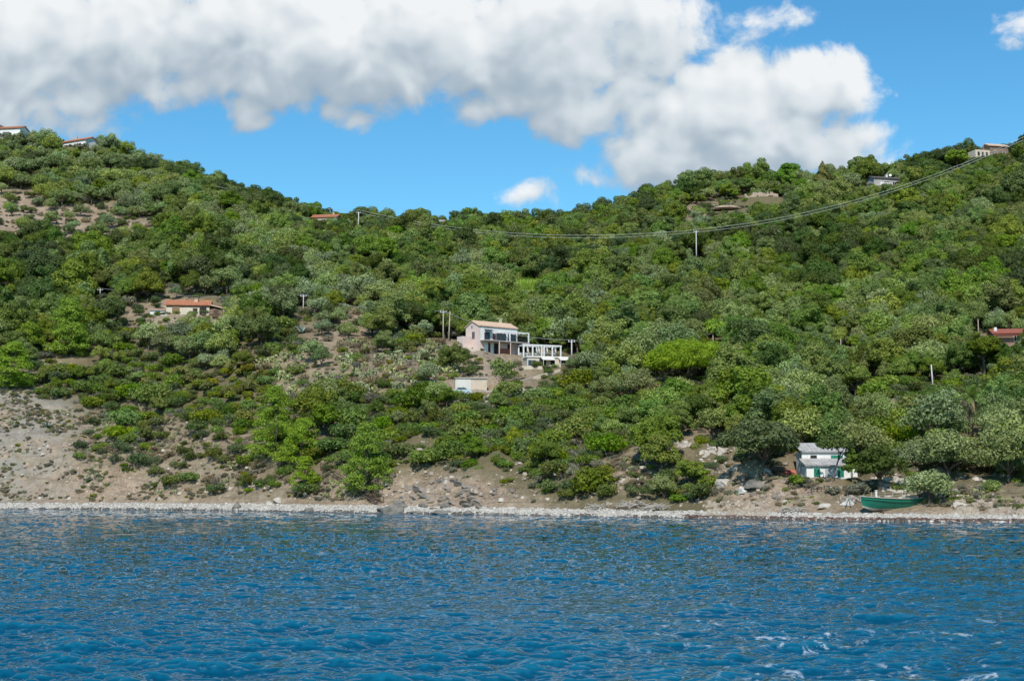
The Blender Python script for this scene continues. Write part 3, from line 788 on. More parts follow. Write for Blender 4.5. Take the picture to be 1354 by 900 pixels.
# cell -> (spacing factor, [(kind, weight, smallest, largest scale)])
CELL = {
 'O': (0.68, [('oak_dark', 4, .6, 1.35), ('oak_mid', 5, .5, 1.35), ('broad', 2.2, .5, 1.15), ('olive_green', 1.2, .8, 1.2), ('shrub_grey', .5, 1.4, 2.2)]),
 'G': (0.68, [('broad', 5, .5, 1.25), ('oak_mid', 4, .5, 1.25), ('olive_green', 2.6, .6, 1.3), ('olive_grey', .8, .8, 1.1), ('oak_dark', 1, .6, 1), ('shrub_grey', .4, 1.4, 2)]),
 'L': (0.74, [('olive_grey', 4, .6, 1.4), ('olive_green', 5, .6, 1.4), ('broad', 1, .5, .9), ('oak_mid', 1, .5, .9), ('shrub_grey', .6, 1.2, 2)]),
 'B': (1.8, [('olive_grey', 2, .65, .95), ('olive_green', 2, .65, 1.0), ('shrub_blue', 2, 1, 1.6), ('shrub_dark', 1, .8, 1.5), ('dry', 1, .8, 1.3)]),
 'M': (0.72, [('shrub_green', 8, .9, 2.6), ('shrub_dark', 3, .8, 1.7), ('shrub_grey', 1.5, .6, 1.4), ('shrub_blue', 1.5, .8, 1.6), ('oak_mid', .8, .35, .6), ('twigs', .5, .7, 1.2), ('yellow', .3, .6, 1.1), ('olive_green', .5, .5, .8)]),
 'P': (.86, [('cactus', 9, .8, 1.7), ('shrub_green', 1.6, .7, 1.5), ('dry', 2.4, .7, 1.4), ('twigs', 1, .7, 1.2), ('shrub_grey', 1, .6, 1.2), ('yellow', .8, .5, .9), ('shrub_dark', .8, .7, 1.4)]),
 'Y': (0.85, [('yellow', 5, .7, 1.5), ('shrub_green', 3.5, .8, 1.6), ('cactus', .8, .6, 1.1), ('dry', .7, .6, 1.1), ('shrub_dark', 1.5, .8, 1.3)]),
 'S': (1.02, [('shrub_blue', 3, .7, 1.8), ('shrub_dark', 2.5, .7, 1.7), ('shrub_green', 4, .6, 1.8), ('dry', 2.5, .6, 1.2), ('twigs', 1.2, .6, 1.1), ('cactus', 1.6, .5, 1.0)]),
 'D': (1.6, [('dry', 9, .2, .8), ('twigs', 3, .3, .8), ('shrub_grey', 2, .2, .8), ('shrub_dark', .4, .3, .9), ('cactus', .6, .3, .7)]),
 'R': (2.8, [('dry', 3, .3, .8), ('twigs', 2, .4, .7), ('shrub_grey', 1, .3, .6)]),
 'H': (1.2, [('shrub_green', 2, .5, .9), ('shrub_blue', 2, .5, .9), ('dry', 2, .5, 1.0)]),
 'C': (0.9, [('broad', 2, .6, .9), ('olive_green', 2, .7, 1)]),
 'U': (0.9, [('shrub_grey', 2, 1, 2), ('olive_green', 2, .5, .8), ('shrub_dark', 1, .8, 1.5)]),
}
KR = {k: v[0][2] for k, v in KIND.items()}
PLANTS = []         # x, y, z, kind, variant, scale, rz, height
def scatter():
    grid = {}; cs = 3.0
    n = 150000
    # even over the ground
    Y = np.sqrt(rng.uniform(130 ** 2, 640 ** 2, n)); u = rng.uniform(-0.66, 0.66, n); X = u * Y
    sh = shore_at(u); ok = (Y > sh + 8) ; X, Y, u = X[ok], Y[ok], u[ok]
    Z = H(X, Y); yr = np.interp(u * F + CX, PXG, YK[6])
    ok = Y < yr + 26; X, Y, Z = X[ok], Y[ok], Z[ok]
    PXa, PYa = proj(X, Y, Z); 
    wx = PXa + 26 * fbm(X / 14, Y / 14, 31, 2); wy = PYa - 10 + 13 * fbm(X / 14, Y / 14, 41, 2)
    cell = chart_at(wx, wy)
    sl = np.hypot(H(X + 1, Y) - H(X - 1, Y), H(X, Y + 1) - H(X, Y - 1)) / 2
    patch = fbm(X / 30, Y / 30, 55, 2)
    for i in range(len(X)):
        x, y, z = X[i], Y[i], Z[i]; c = chr(cell[i]); sp, mix = CELL[c]
        if c in 'MSPYDHU' or True:
            r_ = random.random() * sum(m_[1] for m_ in mix)
            # neighbouring trees tend to be of one sort
            for m_ in mix:
                r_ -= m_[1]
                if r_ <= 0: break
        kind, _, lo, hi = m_
        if c in 'OGL' and kind in ('oak_dark', 'oak_mid', 'broad') and random.random() < .6:
            kind = 'oak_dark' if patch[i] < -.16 else 'broad' if patch[i] > .2 else 'oak_mid'
        s = lo + (hi - lo) * random.random() ** 1.3
        rad = KR[kind] * s
        if c in 'DR' and (sl[i] > 1.6 or patch[i] < .02): continue
        px, py = PXa[i], PYa[i]; k = F / y
        bad = False
        var = random.randrange(len(KIND[kind])); hh = KIND[kind][var][3] * s
        x0, x1, yt = px - rad * k * .85, px + rad * k * .85, py - hh * k * .92
        for (a, b_, cc_, d, dist) in KEEP:
            if x1 > a and x0 < cc_ and yt < d and py > b_ and y < dist + 1.0:
                if dist > 300 and rad < 1.3 and dist != 9999 and random.random() < .6 and dist != 400: continue
                bad = True; break
        if bad: continue
        for q in PL.values():
            if (x - q.x) ** 2 + (y - q.y) ** 2 < (rad * .7 + 5.5) ** 2: bad = True; break
        if bad: continue
        for p, w in SPP:
            ww = w / (F / p.y) * .72
            if (x - p.x) ** 2 + (y - p.y) ** 2 < (rad * .6 + ww) ** 2: bad = True; break
            # keep the view of it clear as well
            if y < p.y and abs(px - proj(p.x, p.y, p.z)[0]) < w * .8 + rad * k * .6 and yt < proj(p.x, p.y, p.z)[1] - 5: bad = True; break
        if bad: continue
        # spacing
        gx, gy = int(x // cs), int(y // cs); R2 = int((rad * sp + 4.8) // cs) + 1
        for ix in range(gx - R2, gx + R2 + 1):
            for iy in range(gy - R2, gy + R2 + 1):
                for (xx, yy, rr) in grid.get((ix, iy), ()):
                    if (x - xx) ** 2 + (y - yy) ** 2 < ((rad + rr) * .5 * sp * 1.32) ** 2: bad = True; break
                if bad: break
            if bad: break
        if bad: continue
        grid.setdefault((gx, gy), []).append((x, y, rad))
        PLANTS.append((x, y, z, kind, var, s, random.uniform(0, 6.28), hh))
scatter()

# which of them the boat can see, and how large each shows
def visible():
    Wd, Hd = 677, 450
    zb = np.full((Hd, Wd), 1e9, np.float32); ib = np.full((Hd, Wd), -1, np.int32)
    order = sorted(range(len(PLANTS)), key=lambda i: -PLANTS[i][1])
    # hillside first, column by column
    hz = np.full((Hd, Wd), 1e9, np.float32)
    for cx in range(Wd):
        u = (cx * 2 - CX) / F / CT; ys = np.arange(140, 640, 1.0); z = H(u * ys, ys); _, pp = proj(u * ys, ys, z)
        top = Hd
        for q in range(len(ys)):
            t = max(int(pp[q] / 2), 0)
            if t < top: hz[t:top, cx] = ys[q]; top = t
    for i in order:
        x, y, z, kind, var, s, rz, hh = PLANTS[i]; rad = KR[kind] * s
        px, py = proj(x, y, z); k = F / y / 2
        cx, cy = px / 2, py / 2 - hh * k * .55; a, b_ = rad * k * .9, hh * k * .5
        x0, x1, y0, y1 = int(max(cx - a, 0)), int(min(cx + a + 1, Wd - 1)), int(max(cy - b_, 0)), int(min(cy + b_ + 1, Hd - 1))
        if x1 <= x0 or y1 <= y0: continue
        gy, gx = np.mgrid[y0:y1 + 1, x0:x1 + 1]
        m_ = (((gx - cx) / max(a, .5)) ** 2 + ((gy - cy) / max(b_, .5)) ** 2 <= 1) & (hz[y0:y1 + 1, x0:x1 + 1] > y - rad * 1.2)
        ib[y0:y1 + 1, x0:x1 + 1][m_] = i
    cnt = np.bincount(ib[ib >= 0].ravel(), minlength=len(PLANTS))
    return cnt
SEEN = visible()
print('plants', len(PLANTS), 'seen', int((SEEN > 0).sum()), {k: int(sum(1 for i, p in enumerate(PLANTS) if p[3] == k and SEEN[i] > 0)) for k in KIND})

#@@IND@@
# kinds as named things
SORT = {
 'oak_dark': ('oak_tree', 'oak tree', 'dark green oak'), 'oak_mid': ('oak_tree', 'oak tree', 'mid green oak'), 'broad': ('broadleaf_tree', 'tree', 'bright green broadleaf tree'),
 'olive_grey': ('olive_tree', 'olive tree', 'silver grey olive tree'), 'olive_green': ('olive_tree', 'olive tree', 'grey green olive tree'),
 'shrub_green': ('maquis_shrub', 'shrub', 'green leafy shrub'), 'shrub_dark': ('maquis_shrub', 'shrub', 'dark green shrub'), 'shrub_grey': ('grey_shrub', 'grey shrub', 'dull grey shrub'),
 'shrub_blue': ('lentisk_bush', 'bush', 'bluish green bush'), 'yellow': ('spurge_bush', 'yellow bush', 'yellow green bush'), 'dry': ('dry_bush', 'dry bush', 'straw coloured dry bush'),
 'twigs': ('bare_bush', 'bare bush', 'leafless twiggy bush'), 'cactus': ('prickly_pear', 'cactus', 'pale prickly pear cactus'),
}
by = {}
for i in np.argsort(-SEEN, kind='stable'):
    if SEEN[i] > 0: by.setdefault(SORT[PLANTS[i][3]][0], []).append(int(i))
LIMIT = {'oak_tree': 290, 'broadleaf_tree': 290, 'olive_tree': 290, 'maquis_shrub': 290, 'grey_shrub': 150, 'lentisk_bush': 200, 'spurge_bush': 150, 'dry_bush': 150, 'bare_bush': 100, 'prickly_pear': 250}
SINGLE = set()
for k, v in by.items(): SINGLE |= set(v[:LIMIT[k]])
LMK = [  # marks of things one can find
 (648, 445, 'the pink house'), (720, 468, 'the white pergolas'), (245, 405, 'the orange cottage'), (1092, 615, 'the beach cottage'), (1180, 662, 'the green boat'),
 (910, 480, 'the umbrella pine'), (370, 565, 'the leaning shore pine'), (485, 605, 'the round shore pine'), (92, 430, 'the tall yellow pine'), (22, 475, 'the cliff edge pine'),
 (1284, 550, 'the palm'), (1330, 448, 'the red roofed house'), (104, 182, 'the long ridge house'), (16, 170, 'the white ridge house'), (431, 280, 'the small ridge house'), (1006, 257, 'the stone ruin'),
 (1168, 233, 'the dark ridge house'), (1316, 192, 'the pale ridge house'), (922, 325, 'the tall cable pole'), (474, 288, 'the ridge cable pole'), (590, 430, 'the twin poles'), (697, 377, 'the cane thicket'),
 (622, 508, 'the white garage door'), (964, 272, 'the bare rock ledge'), (580, 650, 'the rock outcrop'), (922, 590, 'the pale block wall'), (517, 671, 'the big shore boulder'), (1234, 496, 'the leaning pale pole'),
 (1088, 222, 'the pointed ridge conifer'), (1265, 212, 'the bright ridge pine'), (590, 284, 'the white ridge hut'), (402, 400, 'the cactus slope pole'), (755, 458, 'the pergola pole'), (1300, 470, 'the dark stone pine'),
 (90, 620, 'the bare grey cliff'), (210, 285, 'the bare olive terraces'), (1180, 390, 'the eastern oak slope'), (1250, 300, 'the upper oak slope'), (760, 330, 'the cable sag'), (300, 330, 'the wood under the terraces'),
 (820, 545, 'the dense shrub slope'), (60, 350, 'the dark western woodland'), (1090, 445, 'the pale olive belt'), (700, 560, 'the scrub under the garage'), (560, 350, 'the wooded hollow'), (1060, 330, 'the oaks under the cable')]
LM = np.array([(a, b_) for a, b_, _ in LMK], float)
def relation(px, py):
    d = np.hypot((LM[:, 0] - px), (LM[:, 1] - py) * 1.4); k = int(np.argmin(d)); dx, dy = px - LM[k, 0], py - LM[k, 1]
    far = 'just ' if d[k] < 28 else 'well ' if d[k] > 85 else ''
    if abs(dy) * 1.5 > abs(dx) * .8: 
        w = 'above' if dy < 0 else 'below'
        sd_ = '' if abs(dx) < 14 else ' and left of' if dx < 0 else ' and right of'
        return f'{far}{w}{sd_} {LMK[k][2]}'
    return f'{far}{"left" if dx < 0 else "right"} of {LMK[k][2]}'
cells = {}
for i in SINGLE:
    x, y, z, kind, var, s, rz, hh = PLANTS[i]; px, py = proj(x, y, z + hh * .5)
    rad = KR[kind] * s
    base = rad / KR[kind]
    sz = 'small ' if s < .85 else 'large ' if s > 1.08 else ''
    if KR[kind] < 2: sz = 'low ' if s < .8 else 'big ' if s > 1.4 else ''
    cells.setdefault((sz + SORT[kind][2], relation(px, py)), []).append((px, i))
ORD = ['', 'second', 'third', 'fourth', 'fifth', 'sixth', 'seventh', 'eighth', 'ninth', 'tenth', 'eleventh', 'twelfth', 'thirteenth', 'fourteenth', 'fifteenth', 'sixteenth']
LABEL = {}
for (desc, rel), v in cells.items():
    v.sort()
    for q, (px, i) in enumerate(v):
        if len(v) == 1: LABEL[i] = f'{desc} {rel}'
        elif q == 0: LABEL[i] = f'leftmost {desc} {rel}'
        elif q == len(v) - 1: LABEL[i] = f'rightmost {desc} {rel}'
        else: LABEL[i] = f'{ORD[min(q, 15)]} {desc} from the left {rel}'
        if len(LABEL[i].split()) > 16: LABEL[i] = LABEL[i].replace(' from the left', '')
GRP = {'oak_tree': 'oaks on the wooded slopes', 'broadleaf_tree': 'bright broadleaf trees on the slopes', 'olive_tree': 'olive trees on the terraces', 'maquis_shrub': 'green shrubs on the lower slope',
       'grey_shrub': 'grey shrubs on the slopes', 'lentisk_bush': 'bluish bushes on the slopes', 'spurge_bush': 'yellow green bushes', 'dry_bush': 'dry bushes on bare ground', 'bare_bush': 'leafless bushes', 'prickly_pear': 'prickly pears on the dry slope'}
for i in sorted(SINGLE, key=lambda i: -SEEN[i]):
    x, y, z, kind, var, s, rz, hh = PLANTS[i]; cr, tr, R_, _ = KIND[kind][var]; nm, cat, _ = SORT[kind]
    if tr is None:
        o = link(nm, cr, None, (x, y, z - .08)); tag(o, LABEL[i], cat, GRP[nm])
        o.rotation_euler = (0, 0, rz); o.scale = (s, s, s * random.uniform(.9, 1.1))
    else:
        o = thing(nm, LABEL[i], cat, (x, y, z - .1), rz, GRP[nm]); o.scale = (s, s, s)
        link('crown', cr, o); link('trunk', tr, o)

_seen_l = {}
for i_, l_ in LABEL.items(): _seen_l.setdefault(l_, []).append(i_)
print('LABELS', len(LABEL), 'dups', sum(len(v) for v in _seen_l.values() if len(v) > 1), 'long', [l_ for l_ in LABEL.values() if len(l_.split()) > 16][:5])
# the rest of the wood and the undergrowth: one object each, instanced on points
def make_gn(name, protos):
    c = bpy.data.collections.new(name + ' sorts')
    for k, (me) in enumerate(protos):
        q = bpy.data.objects.new(f'sort {k:02d}', me); c.objects.link(q)
    g = bpy.data.node_groups.new(name, 'GeometryNodeTree')
    g.interface.new_socket('Geometry', in_out='INPUT', socket_type='NodeSocketGeometry'); g.interface.new_socket('Geometry', in_out='OUTPUT', socket_type='NodeSocketGeometry')
    gi = g.nodes.new('NodeGroupInput'); go = g.nodes.new('NodeGroupOutput')
    ci = g.nodes.new('GeometryNodeCollectionInfo'); ci.inputs['Collection'].default_value = c; ci.inputs['Separate Children'].default_value = True; ci.inputs['Reset Children'].default_value = True
    ip = g.nodes.new('GeometryNodeInstanceOnPoints'); ip.inputs['Pick Instance'].default_value = True
    def attr(n, t):
        a = g.nodes.new('GeometryNodeInputNamedAttribute'); a.data_type = t; a.inputs['Name'].default_value = n; return a.outputs[0]
    g.links.new(gi.outputs[0], ip.inputs['Points']); g.links.new(ci.outputs[0], ip.inputs['Instance'])
    g.links.new(attr('sort', 'INT'), ip.inputs['Instance Index'])
    rr = g.nodes.new('ShaderNodeCombineXYZ'); g.links.new(attr('turn', 'FLOAT'), rr.inputs[2])
    e2r = g.nodes.new('FunctionNodeEulerToRotation'); g.links.new(rr.outputs[0], e2r.inputs[0]); g.links.new(e2r.outputs[0], ip.inputs['Rotation'])
    sc2 = g.nodes.new('ShaderNodeCombineXYZ'); a = attr('size', 'FLOAT')
    for k in range(3): g.links.new(a, sc2.inputs[k])
    g.links.new(sc2.outputs[0], ip.inputs['Scale']); g.links.new(ip.outputs[0], go.inputs[0])
    return g
def stuff(name, label, pts, protos):
    me = bpy.data.meshes.new(name); me.vertices.add(len(pts)); me.vertices.foreach_set('co', np.array([p[:3] for p in pts], np.float32).ravel())
    for n_, t, k in (('sort', 'INT', 3), ('turn', 'FLOAT', 4), ('size', 'FLOAT', 5)):
        a = me.attributes.new(n_, t, 'POINT'); a.data.foreach_set('value', np.array([p[k] for p in pts], np.int32 if t == 'INT' else np.float32))
    o = link(name, me); md = o.modifiers.new('scatter', 'NODES'); md.node_group = make_gn(name, protos)
    return tag(o, label, None, None, 'stuff')
protos = []; pid = {}
for k, v in KIND.items():
    for j, t in enumerate(v): pid[(k, j)] = len(protos); protos.append(t[0])
rest = [(p[0], p[1], p[2] - .1, pid[(p[3], p[4])], p[6], p[5]) for i, p in enumerate(PLANTS) if i not in SINGLE]
stuff('woodland', 'far and half hidden trees and shrubs of the wooded hillside', rest, protos)
OPEN_ = list(PL.values()) + [at(727, 474), at(701, 475), at(715, 478), at(738, 476), at(1284, 577), at(1015, 268)]
def undergrowth():
    n = 60000; Y = np.sqrt(rng.uniform(140 ** 2, 600 ** 2, n)); u = rng.uniform(-.5, .5, n); X = u * Y
    ok = Y > shore_at(u) + 9; X, Y = X[ok], Y[ok]; Z = H(X, Y); px, py = proj(X, Y, Z); c = chart_at(px + 20 * fbm(X / 9, Y / 9, 61, 2), py - 8 + 10 * fbm(X / 9, Y / 9, 62, 2))
    pts = []
    sorts = {'w': ['shrub_green', 'shrub_dark', 'shrub_green', 'shrub_grey', 'shrub_blue'], 'd': ['dry', 'dry', 'shrub_grey', 'twigs', 'shrub_dark']}
    for i in range(len(X)):
        ch = chr(c[i]); w = ch in 'OGLMCUY'
        if random.random() > (.42 if w else .55 if ch in 'DRPSB' else .25): continue
        if any((X[i] - q.x) ** 2 + (Y[i] - q.y) ** 2 < 49 for q in OPEN_): continue
        yy = py[i]
        if not w and ch in 'DR' and random.random() < .75: continue
        k = random.choice(sorts['w' if w or random.random() < .15 else 'd']); j = random.randrange(len(KIND[k]))
        s = random.uniform(.35, .85) if w else random.uniform(.18, .5)
        pts.append((X[i], Y[i], Z[i] - .05, pid[(k, j)], random.uniform(0, 6.28), s))
    n = 26000; u = rng.uniform(-.42, .42, n); o_ = rng.uniform(7, 44, n); Y = shore_at(u) + o_; X = u * Y; Z = H(X, Y); px, py = proj(X, Y, Z); c = chart_at(px, py - 4)
    cl = fbm(X / 6, Y / 6, 91, 3)
    for i in range(n):
        ch = chr(c[i])
        if ch not in 'DSH' or cl[i] < random.uniform(-.35, .25): continue
        k = random.choices(['dry', 'shrub_grey', 'twigs', 'shrub_dark', 'cactus', 'yellow', 'shrub_green'], [9, 5, 3, 1.2, 1.6 if px[i] > 60 else .3, .6, .8])[0]; j = random.randrange(len(KIND[k]))
        pts.append((X[i], Y[i], Z[i] - .04, pid[(k, j)], random.uniform(0, 6.28), random.uniform(.14, .42) * (1.7 if k == 'cactus' else 1)))
    return pts
stuff('undergrowth', 'low scrub and dry tufts growing between the trees', undergrowth(), protos)
# ------------------------------------------------------------------ trees one can single out
def ground(p, dz=-0.1): return (p.x, p.y, float(H(p.x, p.y)) + dz)
def special(name, label, cat, p, crown, trunk, rz=0.0, lab=None):
    o = thing(name, label, cat, ground(p), rz); link('crown', crown, o); 
    if trunk is not None: link('trunk', trunk, o)
    return o
def pear_crown(mat, seed, R_, Hh, nl, per, leaf, lean=0.0, wide=.3):
    """a pine clothed to the ground: many flat topped tufts, widest low down, ragged outline"""
    r = np.random.default_rng(seed); f = r.random(nl) ** 1.15; a = r.uniform(0, 6.28, nl)
    prof = np.clip((1 - f) ** .62, .16, 1) * np.clip((f + .18) / wide, .3, 1) ** .5
    rad = R_ * prof * r.uniform(.55, .95, nl) * (1 + .22 * np.sin(2 * a + f * 9))
    c = np.stack([np.cos(a) * rad + lean * f * Hh, np.sin(a) * rad, .35 + f * (Hh - 1.0)], -1); lr = R_ * .2 * r.uniform(.7, 1.35, nl)
    k = np.maximum(12, (per * (lr / lr.mean()) ** 2).astype(int)); li = np.repeat(np.arange(nl), k); n = len(li); d = rdirs(r, n, -.55)
    P = c[li] + d * (lr[li] * r.uniform(.5, 1.12, n))[:, None] * np.array([1.1, 1.1, .62]); P[:, 2] = np.maximum(P[:, 2], .05)
    N = d * .7 + rdirs(r, n) * .55 + np.array([0, 0, .7]); N /= np.linalg.norm(N, axis=1)[:, None]
    V, Q = leaf_quads(P, N, leaf, r, .5); return np_mesh('crown', V, Q, mat)
def pcrown(mat, seed, R_, Hh, base, nl, lr, per, leaf, zmin=-.45, fill=.78, lump=.25):
    if seed in (2, 3, 4, 5): return pear_crown(mat, seed, R_ * 1.12, Hh, int(nl * 1.5), per, leaf, .1 if seed == 3 else 0, .45 if seed == 5 else .3)
    if seed in (6, 7): return pear_crown(mat, seed, R_ * 1.05, Hh, int(nl * 1.4), per, leaf, 0, .5)
    return crown_mesh('crown', mat, seed, R_, Hh, base, nl, lr, per, leaf, zmin=zmin, fill=fill, flat=.68, rand=.6, upn=.65, lump=lump, shell=(.6, 1.08), extra=.08)
def cone_crown(mat, seed, R_, Hh, base):
    r = np.random.default_rng(seed); n = 5200; f = r.random(n) ** 1.5; a = r.uniform(0, 6.28, n); rad = R_ * (1 - f) ** .8 * (1 + .25 * np.sin(3 * a + f * 14)) * r.uniform(.55, 1.05, n)
    P = np.stack([np.cos(a) * rad, np.sin(a) * rad, base + (Hh - base) * f], -1); N = np.stack([np.cos(a), np.sin(a), .6 + 0 * a], -1) + rdirs(r, n) * .6; N /= np.linalg.norm(N, axis=1)[:, None]
    V, Q = leaf_quads(P, N, .3, r); return np_mesh('crown', V, Q, mat)
def spt(k): return SPP[k][0]
p = spt(0); special('umbrella_pine', 'wide bright green umbrella pine with a domed crown in the middle of the slope', 'pine tree', p,
    pcrown('stone_pine_leaf', 1, 7.5, 7.5, -.4, 260, .12, 150, .14, zmin=-.3, fill=.87, lump=.04), trunk_mesh('trunk', 'bark', 1, 3.2, .45, 4.2, 8))
p = spt(4 - 1); p = at(362, 606); special('shore_pine', 'tall yellow green pine with spreading tiers above the bare cliff', 'pine tree', p,
    pcrown('pine_leaf', 2, 4.4, 12.4, .3, 95, .19, 150, .13), trunk_mesh('trunk', 'bark', 2, 9, .32, 1.0, 4))
p = at(396, 612); special('shore_pine', 'lower yellow green pine spreading over the cliff edge beside the tall one', 'pine tree', p,
    pcrown('pine_leaf', 3, 3.7, 7.8, .2, 70, .19, 140, .13), trunk_mesh('trunk', 'bark', 3, 5.5, .28, 1.0, 4, .1))
p = at(404, 647); special('shore_pine', 'small bright pine low on the cliff beside the wooden steps', 'pine tree', p,
    pcrown('stone_pine_leaf', 4, 2.3, 5.8, .1, 45, .2, 120, .11), trunk_mesh('trunk', 'bark', 4, 4.2, .2, .7, 4))
p = at(484, 650); special('shore_pine', 'full round yellow green pine standing just above the beach and the steps', 'pine tree', p,
    pcrown('pine_leaf', 5, 3.9, 10.6, .0, 100, .18, 150, .12, lump=.12), trunk_mesh('trunk', 'bark', 5, 7.5, .3, 1.0, 4))
p = at(90, 470); special('maritime_pine', 'tall bright yellow green pine below the hillside wire', 'pine tree', p,
    pcrown('pine_leaf', 6, 5.0, 12.2, .6, 100, .18, 170, .16, lump=.35), trunk_mesh('trunk', 'bark', 6, 9.5, .38, 1.3, 4))
p = at(16, 512); special('maritime_pine', 'broad yellow green pine on the edge of the grey cliff', 'pine tree', p,
    pcrown('pine_leaf', 7, 4.9, 9.4, .3, 100, .18, 170, .15), trunk_mesh('trunk', 'bark', 7, 7, .36, 1.3, 5))
p = spt(7); special('stone_pine', 'dark based stone pine with a bright top below the red roofed house', 'pine tree', p,
    pcrown('broad_green', 8, 3.5, 7.8, 1.4, 80, .18, 130, .15, zmin=-.3), trunk_mesh('trunk', 'bark', 8, 4.2, .35, 2.2, 7))
p = at(1088, 240); special('ridge_conifer', 'pointed olive brown conifer rising above the ridge', 'conifer', p,
    cone_crown('yellow_leaf', 9, 3.4, 8.4, .4), trunk_mesh('trunk', 'bark', 9, 6.5, .3, .8, 4))
p = at(1266, 226); special('stone_pine', 'bright yellow green pine on the skyline beside the pale ridge house', 'pine tree', p,
    pcrown('pine_leaf', 10, 4.2, 7.4, 1.0, 65, .2, 120, .2, zmin=-.2), trunk_mesh('trunk', 'bark', 10, 4, .3, 2.2, 6))
p = at(1006, 634); special('oak_tree', 'wide dark oak shading the rocks beside the green shuttered cottage', 'oak tree', p,
    crown_mesh('crown', 'oak_dark', 11, 5.4, 7.4, 2.0, 60, .2, 150, .22, lump=.3), trunk_mesh('trunk', 'bark', 11, 2.8, .3, 3.4, 7, .2))
p = at(1101, 640); special('oak_tree', 'thin oak leaning across the front of the green shuttered cottage', 'oak tree', p,
    bpy.data.meshes.new('x') if False else crown_mesh('crown', 'shrub_dark', 12, 2.4, 5.6, 3.7, 26, .27, 80, .16, lump=.4), trunk_mesh('trunk', 'bark', 12, 3.9, .13, 1.6, 6, .28))
p = at(1254, 644); special('olive_tree', 'large round grey green olive tree below the palm', 'olive tree', p,
    crown_mesh('crown', 'olive_green', 13, 3.4, 6.6, .9, 50, .23, 190, .15, rand=.75, shell=(.6, 1.1), extra=.1), trunk_mesh('trunk', 'bark', 13, 2, .28, 1.9, 5))
p = at(1334, 644); special('olive_tree', 'large grey green olive tree beside the one below the palm', 'olive tree', p,
    crown_mesh('crown', 'olive_green', 14, 3.6, 6.7, .9, 50, .23, 190, .15, rand=.75, shell=(.6, 1.1), extra=.1), trunk_mesh('trunk', 'bark', 14, 2, .28, 1.9, 5))
p = at(1230, 670); special('olive_tree', 'low silvery olive bush overhanging the stern of the green boat', 'olive tree', p,
    crown_mesh('crown', 'olive_leaf', 15, 2.5, 4.1, .3, 40, .26, 150, .13, rand=.75, shell=(.6, 1.1), extra=.12), trunk_mesh('trunk', 'bark', 15, 1.2, .2, 1.4, 5))
p = at(1163, 652); special('oak_tree', 'dense dark oak right behind the bow of the green boat', 'oak tree', p,
    crown_mesh('crown', 'shrub_dark', 16, 3.0, 5.8, .6, 46, .23, 150, .15, lump=.3), trunk_mesh('trunk', 'bark', 16, 2, .25, 1.8, 6))
p = at(345, 462); special('carob_tree', 'dense blue green carob at the top of the cactus slope', 'tree', p,
    crown_mesh('crown', 'shrub_blue', 17, 4.4, 7.6, .3, 50, .24, 140, .2, lump=.3), trunk_mesh('trunk', 'bark', 17, 2.6, .3, 2.2, 5))
p = at(664, 527); special('almond_tree', 'loose grey green tree on the bank in front of the pink house', 'tree', p,
    crown_mesh('crown', 'olive_green', 18, 2.5, 7.6, 1.6, 40, .24, 60, .17, rand=.8, shell=(.5, 1.15), extra=.2), trunk_mesh('trunk', 'bark', 18, 3.2, .16, 1.8, 6))
p = at(672, 530); special('carob_tree', 'low dark green bush at the foot of the bank below the pink house', 'tree', p,
    crown_mesh('crown', 'oak_mid', 19, 2.6, 3.4, .1, 30, .27, 120, .17), None)
for sx_, sy_, lb in ((600, 527, 'low green bush in front of the parked car'), (624, 530, 'low green bush below the white garage door')):
    q_ = at(sx_, sy_); o_ = link('maquis_shrub', KIND['shrub_green'][sx_ % 5][0], None, ground(q_)); o_.scale = (1.5, 1.3, 1.15); tag(o_, lb, 'shrub')
p = at(1128, 642); special('laurel_tree', 'bright yellow green bush covering the seaward corner of the beach cottage nearest the boat', 'tree', p, crown_mesh('crown', 'broad_green', 61, 1.5, 4.2, .0, 30, .26, 110, .12), None)
p = at(1052, 643); special('maquis_shrub', 'low green bush on the bank beside the red tarpaulin', 'shrub', p, crown_mesh('crown', 'shrub_green', 62, 1.0, 1.5, .0, 18, .3, 90, .1), None)
p = at(602, 493); special('carob_tree', 'smooth rounded dark green bush on the slope beside the pink house', 'tree', p,
    crown_mesh('crown', 'oak_mid', 20, 3.3, 5.6, .1, 50, .24, 130, .17, lump=.15), None)
p = at(809, 482); special('rust_tree', 'rust brown withered tree right of the pergolas', 'tree', p,
    crown_mesh('crown', 'rust_leaf', 21, 2.1, 3.8, .4, 24, .28, 90, .18), trunk_mesh('trunk', 'bark', 21, 1.5, .15, 1.2, 4))
p = at(829, 462); special('yellowing_tree', 'round tree with a yellowing top above the rust brown one', 'tree', p,
    crown_mesh('crown', 'yellow_leaf', 22, 2.9, 5.0, .4, 34, .26, 90, .2), trunk_mesh('trunk', 'bark', 22, 2, .18, 1.4, 4))
p = at(1180, 487); special('rust_tree', 'orange brown tree at the edge of the pale olive belt', 'tree', p,
    crown_mesh('crown', 'rust_leaf', 23, 1.7, 5.2, .4, 20, .28, 90, .18), trunk_mesh('trunk', 'bark', 23, 1.8, .15, 1.0, 4))
p = at(945, 455); special('yellowing_tree', 'yellow green tree behind the umbrella pine', 'tree', p,
    crown_mesh('crown', 'pine_leaf', 24, 3.6, 5.6, .4, 40, .25, 90, .22), trunk_mesh('trunk', 'bark', 24, 2, .2, 1.4, 4))
p = at(1335, 568); special('oak_tree', 'dense dark oak above the big olives near the palm', 'oak tree', p,
    crown_mesh('crown', 'oak_dark', 25, 3.6, 6.6, .4, 50, .22, 110, .2), trunk_mesh('trunk', 'bark', 25, 2.4, .25, 1.8, 4))

